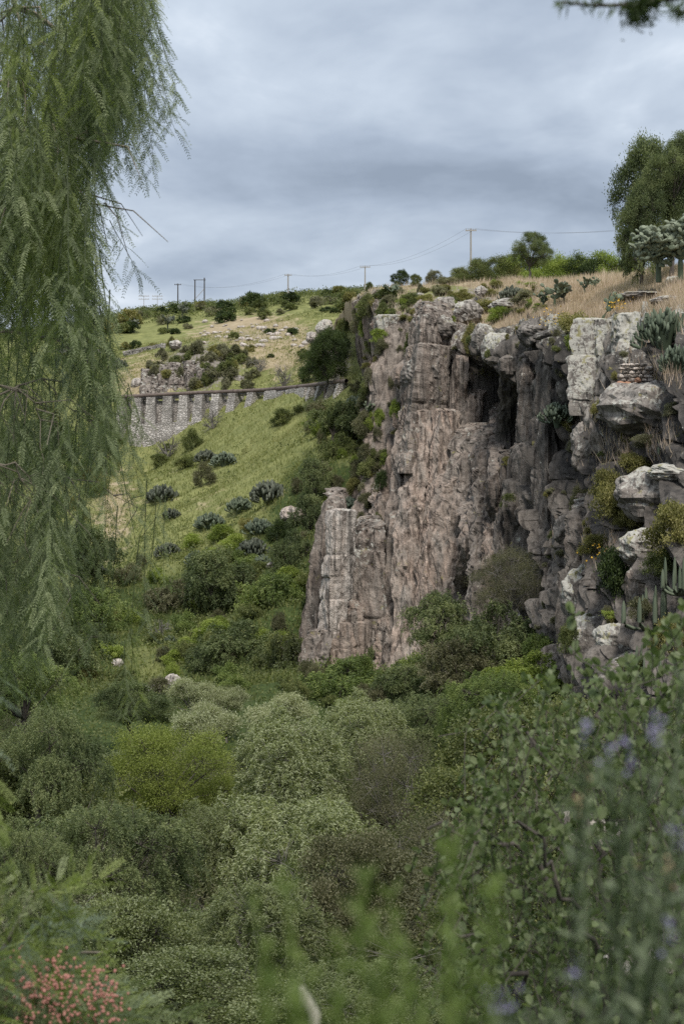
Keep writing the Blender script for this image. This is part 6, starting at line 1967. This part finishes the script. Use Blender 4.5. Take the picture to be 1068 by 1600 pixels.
# boughs that carry the sprays
BOUGH = []
for q in range(3):
    o = link('spray', SPR[5 + q], ptree, P(232 + 14 * q, -190 + 22 * q, 11.5) + inv)
    o.scale = (0.75, 0.75, 0.62)
for (x0, z0, pts, r) in [(0, 4.2, [(60, -160, 11.2), (150, -90, 11.0), (215, -70, 10.8)], 0.05), (0, 3.9, [(-60, -40, 11.4), (90, 40, 11.6), (235, 95, 11.8)], 0.045),
                         (0, 3.2, [(-80, 190, 11.0), (60, 200, 10.8), (180, 205, 10.8)], 0.035), (0, 2.6, [(-60, 250, 12), (70, 265, 12.2), (130, 330, 12.4)], 0.022),
                         (0, 2.4, [(-60, 160, 10.4), (20, 150, 10.3), (33, 110, 10.2)], 0.016), (0, 1.6, [(-80, 430, 11.6), (40, 405, 11.8), (110, 430, 12)], 0.02),
                         (0, 0.9, [(-60, 520, 11), (80, 530, 11.2), (160, 545, 11.4)], 0.018), (0, 0.4, [(-70, 640, 10.8), (60, 600, 11), (140, 660, 11.2)], 0.016),
                         (0, -0.3, [(-60, 780, 11.4), (90, 740, 11.6), (230, 800, 11.8)], 0.016), (0, -0.8, [(-60, 900, 11), (60, 860, 11), (110, 930, 11)], 0.014),
                         (0, 2.9, [(-40, 320, 10.6), (100, 285, 10.6), (170, 330, 10.6)], 0.014), (0, 3.6, [(-40, 60, 12.4), (110, 90, 12.4), (190, 160, 12.4)], 0.02),
                         (0, 0.7, [(-40, 590, 10.2), (55, 640, 10.2), (75, 760, 10.1)], 0.010), (0, 0.2, [(-40, 720, 10.0), (30, 760, 10.0), (52, 900, 10.0)], 0.010)]:
    q = np.vstack([[(TX + 0.02, TY, z0)]] + [P(*p)[None] for p in pts])
    q = spline(q, np.linspace(0, len(q) - 1, 16))
    q[2:-1] += rng.normal(size=(13, 3)) * 0.025
    b = Acc()
    b.tube(q + inv, np.linspace(r, r * 0.07, 16), 6, 0.5)
    for s in range(9):
        i0 = rng.integers(5, 15)
        e = q[i0] + np.array((rng.normal(0.1, 0.15), rng.normal(0, 0.2), -rng.uniform(0.1, 0.4)))
        mid_ = (q[i0] + e) / 2 + np.array((rng.normal(0, .05), 0, 0.08))
        b.tube(np.array([q[i0], mid_, e]) + inv, [r * 0.25 + .003, r * 0.16 + .002, 0.002], 4, 0.5)
    link('bough', b.mesh('bough', M['twig'], True), ptree)


def xmax(y):
    return np.interp(y, [-50, 0, 18, 40, 100, 150, 200, 232, 262, 330, 372, 420, 470, 500, 540, 600, 640, 700, 760, 800, 850, 900, 950, 990, 1020, 1100],
                     [225, 222, 220, 205, 232, 236, 230, 215, 188, 184, 170, 172, 150, 100, 165, 195, 192, 182, 184, 192, 200, 175, 140, 120, 100, 70])


ns = 0
tries = 0
spots = []
while ns < 205 and tries < 20000:
    tries += 1
    yb = R.uniform(20, 1090)
    dens = 1.0 if yb < 520 else (0.70 if yb < 1000 else 0.25)
    if R.random() > dens:
        continue
    d = R.uniform(9.6, 13.6)
    thin = yb > 560 and R.random() < 0.4
    k = R.randrange(3) if thin else R.randrange(8)
    sc = R.uniform(0.7, 1.1)
    ln = (1.2 if thin else (1.25 if k < 5 else 0.85)) * sc
    hp = ln * F / d
    yc = yb - hp * 0.35
    x1 = min(xmax(yb), xmax(yc)) - 24 + R.gauss(0, 14)
    xb = x1 - abs(R.gauss(0, 1)) * 70 if R.random() < 0.5 else R.uniform(-60, max(x1, -40))
    if xb < -70:
        continue
    # sprays hang in clumps, with gaps between
    if float(noise3(xb / 62.0, yc / 95.0, 3.3)) < (-0.14 if yb < 520 else -0.06) and R.random() < 0.85:
        continue
    pnt = P(xb, yb - hp, d)
    o = link('spray', (SPT if thin else SPR)[k], ptree, pnt + inv)
    o.rotation_euler = (R.uniform(-.08, .08), R.uniform(-.1, .1), R.uniform(0, 6.28))
    o.scale = (sc, sc, sc)
    if R.random() < 0.05:
        set_mat(o, M['pep_young'])
    ns += 1
# single sprays that stand apart in the photograph
for (x, yt, d, k, sc, mt) in [(110, 375, 10.5, 0, 0.85, 'pep_pale'), (135, 360, 10.8, 1, 0.8, 'pep_near'), (92, 395, 10.6, 2, 0.7, 'pep_pale'), (165, 480, 11, 0, 0.8, 'pep_near'), (245, 760, 12, 1, 0.8, 'pep_near'),
                              (225, 750, 12, 2, 1.0, 'pep_near'), (262, 770, 12.4, 0, 0.6, 'pep_near'), (200, 940, 11.5, 1, 0.7, 'pep_young'), (195, 1000, 11.2, 2, 0.5, 'pep_near'), (110, 560, 10, 1, 0.8, 'pep_near'),
                              (35, 60, 9.4, 0, 0.45, 'pep_young'), (45, 70, 9.5, 1, 0.5, 'pep_young'), (10, 40, 9.5, 2, 0.5, 'pep_young')]:
    o = link('spray', SPT[k], ptree, P(x, yt, d) + inv)
    o.scale = (sc, sc, sc)
    o.rotation_euler = (0, 0, R.uniform(0, 6.28))
    set_mat(o, M[mt])

# ------------------------------------------------------------------ pepper branch with pink berries, low on the left
bb = thing('pepper_branch', 'pepper tree branch with pink berry clusters in the lower left corner', 'branch', P(-60, 1900, 4.6))
inv2 = -P(-60, 1900, 4.6)
SPN = [spray_mesh(0.42, 15, M['pep_near'], 0.17, 0.3, 0.2, 0.35, 0.004) for q in range(4)]


def berry_mesh(n, h):
    a = Acc()
    ph = np.linspace(0, np.pi, 5)
    th = np.linspace(0, 2 * np.pi, 6, endpoint=False)
    sph = np.array([(math.sin(p) * math.cos(t), math.sin(p) * math.sin(t), math.cos(p)) for p in ph for t in th])
    fq = np.array([(i * 6 + j, i * 6 + (j + 1) % 6, (i + 1) * 6 + (j + 1) % 6, (i + 1) * 6 + j) for i in range(4) for j in range(6)])
    for k in range(n):
        c = np.array((rng.normal() * 0.022, rng.normal() * 0.022, -rng.random() * h))
        a.add(sph * 0.0042 * rng.uniform(0.85, 1.1) + c, fq)
    return a.mesh('berries', M['berry'], True)


BER = [berry_mesh(26, 0.11), berry_mesh(16, 0.08), berry_mesh(34, 0.14)]
for (pts, r) in [([(-60, 1900, 4.6), (-20, 1560, 4.6), (30, 1440, 4.5), (52, 1392, 4.5)], 0.012), ([(-60, 1900, 4.6), (20, 1600, 4.8), (90, 1500, 4.9), (160, 1488, 5.0)], 0.010),
                 ([(-60, 1900, 4.6), (40, 1660, 4.5), (70, 1560, 4.4), (110, 1530, 4.4)], 0.010), ([(-60, 1900, 4.6), (60, 1700, 4.4), (130, 1620, 4.3), (160, 1600, 4.3)], 0.01)]:
    q = spline(np.array([P(*p) for p in pts]), np.linspace(0, len(pts) - 1, 14))
    b = Acc()
    b.tube(q + inv2, np.linspace(r, 0.003, 14), 6, 0.5)
    link('bough', b.mesh('bough', M['twig'], True), bb)
for k in range(110):
    x, y = R.uniform(-30, 165), R.uniform(1430, 1660)
    if y < 1470 and x > 70 or y < 1500 and x > 120:
        continue
    o = link('spray', SPN[k % 4], bb, P(x, y, R.uniform(4.1, 5.1)) + inv2)
    o.rotation_euler = (R.uniform(-1.2, 1.2), R.uniform(-1.2, 1.2), R.uniform(0, 6.28))
    o.scale = [R.uniform(0.45, 0.9)] * 3
    q_ = R.random()
    if q_ < 0.35:
        set_mat(o, M['pep_pale' if q_ < 0.12 else 'pep_young'])
for (x, y, ry, sc, mt) in [(52, 1395, 1.35, 0.55, 'pep_young'), (40, 1400, -1.9, 0.5, 'pep_young'), (45, 1398, 2.3, 0.5, 'pep_young'), (30, 1420, 0.6, 0.5, 'pep_young'), (60, 1480, 2.6, 0.5, 'pep_young'), (20, 1500, -2.5, 0.55, 'pep_young'), (85, 1575, 1.9, 0.5, 'pep_young'),
                           (125, 1490, 3.0, 0.35, 'pep_pale'), (10, 1440, 3.0, 0.4, 'pep_near'), (-10, 1460, 2.7, 0.5, 'pep_near'), (70, 1440, 0.4, 0.5, 'pep_near')]:
    o = link('spray', SPN[R.randrange(4)], bb, P(x, y, 4.4) + inv2)
    o.rotation_euler = (0, -ry, R.uniform(-.4, .4))
    o.scale = [sc] * 3
    set_mat(o, M[mt])
for k in range(30):
    x, y = [(35, 1478), (150, 1510), (115, 1500), (160, 1530), (140, 1545), (100, 1520), (125, 1570), (155, 1570), (60, 1520), (45, 1540), (10, 1570), (70, 1540), (5, 1590), (85, 1500), (30, 1550)][k % 15]
    o = link('berries', BER[k % 3], bb, P(x + R.uniform(-20, 20), y + R.uniform(-22, 18), R.uniform(4.0, 4.7)) + inv2, kind='stuff')
    o.rotation_euler = (R.uniform(-.5, .5), R.uniform(-.5, .5), R.uniform(0, 6))

# pale spray close by at the left edge
o = thing('pepper_spray', 'pale blurred pepper spray hanging at the left edge below the tree', 'branch', P(2, 1040, 3.6))
s_ = link('spray', SPN[1], o)
s_.scale = (0.55, 0.55, 0.55)
set_mat(s_, M['pep_pale'])
o = thing('pepper_spray', 'yellow-green blurred leaf tips at the left edge above the pink berries', 'branch', P(-8, 1200, 3.4))
s_ = link('spray', SPN[2], o)
s_.scale = (0.45, 0.45, 0.45)
set_mat(s_, M['pep_young'])

# ------------------------------------------------------------------ near shrub with round leaves on the right
M['round'] = leaf_mat('round_leaves', (0.055, 0.080, 0.028), (0.11, 0.145, 0.055), (0.22, 0.26, 0.12), trans=0.35, rough=0.5, spec=0.25, vary=0.35, back=(0.16, 0.19, 0.095))
SX, SY = 2.3, 6.6
sz0 = drop(SX, SY, 0.0)
shrub = thing('round_leaved_shrub', 'near shrub with small round grey-green leaves filling the lower right', 'shrub', (SX, SY, sz0))
sinv = -np.array((SX, SY, sz0))


def inside(x, y):
    e = np.interp(y, [930, 960, 1010, 1040, 1080, 1170, 1250, 1310, 1360, 1420, 1500, 1600], [1072, 1035, 1000, 850, 765, 735, 715, 690, 670, 685, 700, 720])
    return x > e


nodes = []
for (pts, r) in [([(1000, 2250, 6.4), (900, 1500, 6.3), (800, 1330, 6.2), (680, 1300, 6.0)], 0.030), ([(1080, 2250, 6.6), (960, 1480, 6.8), (900, 1250, 7.0), (790, 1120, 7.0)], 0.035),
                 ([(1050, 1900, 6.2), (1060, 1450, 6.0), (1000, 1200, 5.8), (930, 1085, 5.8)], 0.032), ([(1100, 1900, 6.4), (1120, 1400, 6.4), (1080, 1150, 6.2), (1030, 980, 6.2)], 0.03),
                 ([(930, 2250, 6.0), (860, 1640, 5.8), (760, 1500, 5.6), (690, 1420, 5.6)], 0.025), ([(960, 2250, 6.2), (930, 1560, 5.4), (880, 1400, 5.0), (820, 1280, 4.9)], 0.022),
                 ([(1060, 1900, 6.0), (1050, 1560, 5.4), (1010, 1380, 5.2), (960, 1260, 5.2)], 0.022), ([(900, 2250, 6.0), (880, 1700, 5.6), (820, 1600, 5.4), (730, 1560, 5.4)], 0.02)]:
    q = spline(np.array([P(*p) for p in pts]), np.linspace(0, len(pts) - 1, 22))
    q[1:] += rng.normal(size=(21, 3)) * 0.02
    b = Acc()
    b.tube(q + sinv, np.linspace(r * 0.6, r * 0.2, 22), 7, 0.5)
    link('stem', b.mesh('stem', M['bark'], True), shrub)
    nodes.append(q[5:])
nodes = np.concatenate(nodes)


def leaf_patch():
    """a round leaf folded a little along its midrib, stalk at the origin, pointing along +Z"""
    w_ = np.array([(0, 0), (0.34, 0.22), (0.5, 0.55), (0.36, 0.88), (0, 1.0)])
    V = [(0, 0, 0), (0, -0.03, 0.5), (0, 0, 1.0)] + [(x * 0.72, 0.10 * x, z) for x, z in w_[1:4]] + [(-x * 0.72, 0.10 * x, z) for x, z in w_[1:4]]
    return np.array(V), [np.array([(0, 3, 4, 1), (1, 4, 5, 2), (0, 1, 7, 6), (1, 2, 8, 7)])]


LV, LF = leaf_patch()
leaf_me = mesh_np('leaf', LV, LF, M['round'], {'tint': np.full(len(LV), 0.5)})
tw = Acc()
leafs = []
nt = 0
while nt < 980:
    x, y = R.uniform(640, 1120), R.uniform(930, 1660)
    if not inside(x, y):
        continue
    if y < 1010 and R.random() < 0.3:
        continue
    d = R.uniform(4.6, 7.6)
    if R.random() < 0.45 and y > 1060:
        d = R.uniform(7.0, 9.0)
    e = P(x, y, d)
    g_ = e - P(960 + (x - 960) * 0.2, 2300, 6.3)
    g_ = g_ / np.linalg.norm(g_) + rng.normal(size=3) * 0.42
    nd = e - g_ / np.linalg.norm(g_) * R.uniform(0.22, 0.5)
    tg = (e - nd)
    m_ = nd + tg * 0.5 + rng.normal(size=3) * 0.05
    path = spline(np.array([nd, m_, e]), np.linspace(0, 2, 9))
    tw.tube(path + sinv, np.linspace(0.0026, 0.001, 9), 3, 0.5)
    k = 0
    for s in range(17):
        f = 8 - 7.2 * rng.random() ** 1.1
        p = spline(path, np.array([f]))[0]
        ax = unit(1)[0] + tg / (np.linalg.norm(tg) + .01) * 0.7 + (0, 0, 0.45)
        leafs.append((p, ax / np.linalg.norm(ax), R.uniform(0.021, 0.041)))
    nt += 1
link('twigs', tw.mesh('twigs', M['bark']), shrub, kind='stuff')
pos = np.array([l[0] for l in leafs])
axs_ = np.array([l[1] for l in leafs])
siz = np.array([l[2] for l in leafs])
lpx, lpy = 534 + F * pos[:, 0] / pos[:, 1], 760 - F * pos[:, 2] / pos[:, 1]
order = np.argsort(-(siz / pos[:, 1]) * ((lpx < 1075) & (lpy < 1605)))
for i in order[:290]:
    o = link('leaf', leaf_me, shrub, pos[i] + sinv)
    z = Vector(axs_[i])
    o.rotation_euler = (z.to_track_quat('Z', 'Y') @ Vector((0, 0, 1)).rotation_difference(Vector((0, 0, 1)))).to_euler()
    o.rotation_mode = 'QUATERNION'
    from mathutils import Quaternion
    o.rotation_quaternion = z.to_track_quat('Z', 'Y') @ Quaternion((0, 0, 1), R.uniform(0, 6.28))
    o.scale = [siz[i]] * 3
rest = order[290:]
n = len(rest)
a3 = axs_[rest]
b3 = np.cross(a3, unit(n))
b3 /= np.linalg.norm(b3, axis=1)[:, None]
c3 = np.cross(a3, b3)
V = (pos[rest] + sinv)[:, None] + siz[rest][:, None, None] * (LV[None, :, 0, None] * b3[:, None] + LV[None, :, 1, None] * c3[:, None] + LV[None, :, 2, None] * a3[:, None])
Fq = (LF[0][None] + (np.arange(n) * len(LV))[:, None, None]).reshape(-1, 4)
link('foliage', mesh_np('foliage', V.reshape(-1, 3), Fq, M['round'], {'tint': np.repeat(np.clip(rng.normal(0.5, 0.16, n), 0, 1), len(LV))}), shrub, kind='stuff')

# ------------------------------------------------------------------ purple-flowered sage, very near on the right
M['sage'] = leaf_mat('sage_leaves', (0.075, 0.10, 0.055), (0.135, 0.165, 0.095), (0.22, 0.25, 0.16), trans=0.3)
M['purple'] = plain_mat('purple_flowers', (0.19, 0.165, 0.31), (0.29, 0.26, 0.40), 30, 0.6, bump=0.0)
M['husk'] = plain_mat('straw_husks', (0.24, 0.17, 0.09), (0.38, 0.28, 0.16), 20, 0.8, bump=0.0)
sage = thing('flowering_sage', 'very near blurred sage with purple flower spikes at the lower right', 'plant', P(1030, 2100, 1.37))
ginv = -P(1030, 2100, 1.37)
SP_ = [(916, 1160, 1.5, 1), (952, 1180, 1.6, 1), (985, 1185, 1.45, 1), (1022, 1140, 1.4, 1), (1062, 1300, 1.3, 1), (1042, 1465, 1.4, 1), (903, 1530, 1.3, 1), (775, 1575, 1.3, 1), (800, 1580, 1.35, 1), (895, 1260, 1.9, 2), (1045, 1370, 1.75, 2),
       (1000, 1360, 2.0, 2), (915, 1215, 2.0, 2), (980, 1240, 1.9, 0), (1050, 1200, 1.9, 0), (1020, 1420, 1.9, 0), (1060, 1520, 1.7, 0), (860, 1590, 1.8, 0), (1065, 1060, 2.1, 0), (1075, 1150, 1.9, 0)]
for (x, y, d, fl) in SP_:
    d *= 0.72
    tip = P(x, y, d)
    bs = P(1030 + (x - 1030) * 0.25, 2100, 1.37)
    q = spline(np.array([bs, (bs + tip) / 2 + np.array((R.uniform(-.03, .03), R.uniform(-.03, .03), 0.04)), tip]), np.linspace(0, 2, 16))
    b = Acc()
    b.tube(q + ginv, np.linspace(0.003, 0.0012, 16), 5, 0.3)
    st = link('stem', b.mesh('stem', M['sage'], True), sage)
    m = 46
    f = rng.uniform(4.5, 14.6 if fl else 15, m)
    p = spline(q, f) + ginv
    ax = unit(m) * np.array((1, 1, 0.4)) + (0, 0, 0.55)
    ax /= np.linalg.norm(ax, axis=1)[:, None]
    V, Fq = leaf_quads(p, ax, rng.uniform(0.015, 0.03, m), rng.uniform(0.003, 0.005, m))
    link('foliage', mesh_np('foliage', V, Fq, M['sage'], {'tint': np.repeat(np.clip(rng.normal(0.5, 0.18, m), 0, 1), 4)}), st)
    if fl:
        m = 13
        p = tip + ginv + rng.normal(size=(m, 3)) * np.array((0.003, 0.003, 0.006)) + (0, 0, 0.003)
        V, Fq = leaf_quads(p, unit(m), rng.uniform(0.003, 0.005, m), 0.0035)
        link('flower', mesh_np('flower', V, Fq, M['purple' if fl == 1 else 'husk']), st)

# ------------------------------------------------------------------ blurred bright shoots right in front
M['shoot'] = leaf_mat('bright_shoots', (0.075, 0.11, 0.026), (0.135, 0.185, 0.048), (0.20, 0.255, 0.08), trans=0.4)
fs = thing('leafy_shoots', 'bright green leafy shoots, strongly blurred, at the bottom middle', 'plant', P(600, 2300, 0.82))
finv = -P(600, 2300, 0.82)
for k, (x, y, d) in enumerate([(568, 1375, 1.30), (702, 1318, 1.35), (768, 1400, 1.25), (615, 1440, 1.2), (640, 1480, 1.3), (560, 1430, 1.15), (440, 1360, 1.35), (400, 1425, 1.3), (480, 1500, 1.2), (530, 1480, 1.3), (700, 1470, 1.2), (590, 1520, 1.1), (410, 1530, 1.2), (455, 1560, 1.15), (650, 1560, 1.15), (520, 1560, 1.2), (735, 1520, 1.35), (610, 1400, 1.4)]):
    d *= 0.66
    tip = P(x, y, d)
    bs = P(600 + (x - 600) * R.uniform(-0.1, 0.5), 2300, 0.82)
    q = spline(np.array([bs, (bs * 0.45 + tip * 0.55) + np.array((R.uniform(-.015, .015), 0, 0)), tip]), np.linspace(0, 2, 14))
    b = Acc()
    b.tube(q + finv, np.linspace(0.0019, 0.0007, 14), 5, 0.7)
    st = link('stem', b.mesh('stem', M['shoot'], True), fs)
    m = R.randrange(45, 110)
    f = 13 - 11 * rng.random(m) ** 1.1
    p = spline(q, f) + finv
    ax = unit(m) * np.array((1, 1, 0.3)) + (0, 0, 0.9)
    ax /= np.linalg.norm(ax, axis=1)[:, None]
    V, Fq = leaf_quads(p, ax, rng.uniform(0.010, 0.019, m), rng.uniform(0.002, 0.004, m))
    link('foliage', mesh_np('foliage', V, Fq, M['shoot'], {'tint': np.repeat(np.clip(rng.normal(0.5, 0.2, m), 0, 1), 4)}), st)
# pale dead twig among the shoots
b = Acc()
b.tube([P(470, 1540, 1.9), P(478, 1560, 1.9), P(492, 1585, 1.9), P(488, 1640, 1.9)] - P(488, 1640, 1.9), [0.003, 0.008, 0.007, 0.006], 6)
thing('dead_twig', 'pale blurred dead twig left of the bright shoots at the bottom', 'twig', P(488, 1640, 1.9), me=b.mesh('dead_twig', plain_mat('dead_wood', (0.36, 0.33, 0.27), (0.5, 0.46, 0.38), 30), True))

# ------------------------------------------------------------------ needle-leaved branch overhanging the top right
M['needle'] = leaf_mat('needle_leaves', (0.035, 0.055, 0.018), (0.07, 0.10, 0.035), (0.12, 0.16, 0.06), trans=0.35)
nb = thing('overhanging_branch', 'dark blurred twig with needle leaves across the top right corner', 'branch', P(1180, -40, 2.6))
ninv = -P(1180, -40, 2.6)
for pts in ([(1180, -40, 2.6), (1060, -6, 2.6), (960, 8, 2.6), (875, 4, 2.6)], [(1060, -6, 2.6), (1010, 6, 2.6), (990, 30, 2.6)], [(1180, -40, 2.6), (1100, 10, 2.5), (1050, 18, 2.5)]):
    q = spline(np.array([P(*p) for p in pts]), np.linspace(0, len(pts) - 1, 16))
    b = Acc()
    b.tube(q + ninv, np.linspace(0.007, 0.002, 16), 5)
    st = link('twig', b.mesh('twig', M['bark'], True), nb)
    m = 220
    f = rng.uniform(2, 15, m)
    p = spline(q, f) + ninv
    ax = unit(m) + (-0.5, 0, 0.1)
    ax /= np.linalg.norm(ax, axis=1)[:, None]
    V, Fq = leaf_quads(p, ax, rng.uniform(0.015, 0.032, m), 0.0028)
    link('foliage', mesh_np('foliage', V, Fq, M['needle'], {'tint': np.repeat(np.clip(rng.normal(0.5, 0.2, m), 0, 1), 4)}), st)
m = 420
p = P(1000, 14, 2.6) + ninv + rng.normal(size=(m, 3)) * 0.014
V, Fq = leaf_quads(p, unit(m), 0.02, 0.003)
link('leaf_tuft', mesh_np('leaf_tuft', V, Fq, M['needle'], {'tint': np.full(m * 4, 0.1)}), nb)

# ------------------------------------------------------------------ yucca between the near shrub and the rocks
m = 170
ax = unit(m)
ax[:, 2] = np.abs(ax[:, 2]) * 1.0 - 0.25
ax /= np.linalg.norm(ax, axis=1)[:, None]
V, Fq = leaf_quads(np.zeros((m, 3)), ax, rng.uniform(0.16, 0.24, m), 0.008)
yc = thing('yucca', 'round spiky grey-green yucca head low behind the near shrub', 'yucca', P(877, 1505, 9.0))
b = Acc()
b.tube([(0, 0, -1.6), (0, 0, -0.6), (0, 0, 0)], [0.06, 0.05, 0.05], 8)
link('trunk', b.mesh('trunk', M['bark'], True), yc)
link('leaves', mesh_np('leaves', V, Fq, M['yucca'], {'tint': np.repeat(np.clip(rng.normal(0.5, 0.2, m), 0, 1), 4)}), yc)
boulder(915, 1305, 55, 34, 12, 'mauve-grey rock half hidden behind the near round-leaved shrub', 61, lich=0.3, pat=0.2)
boulder(1010, 1520, 80, 40, 9.6, 'dark rock beside the yucca under the near shrub', 62, lich=0.3, pat=0.5)
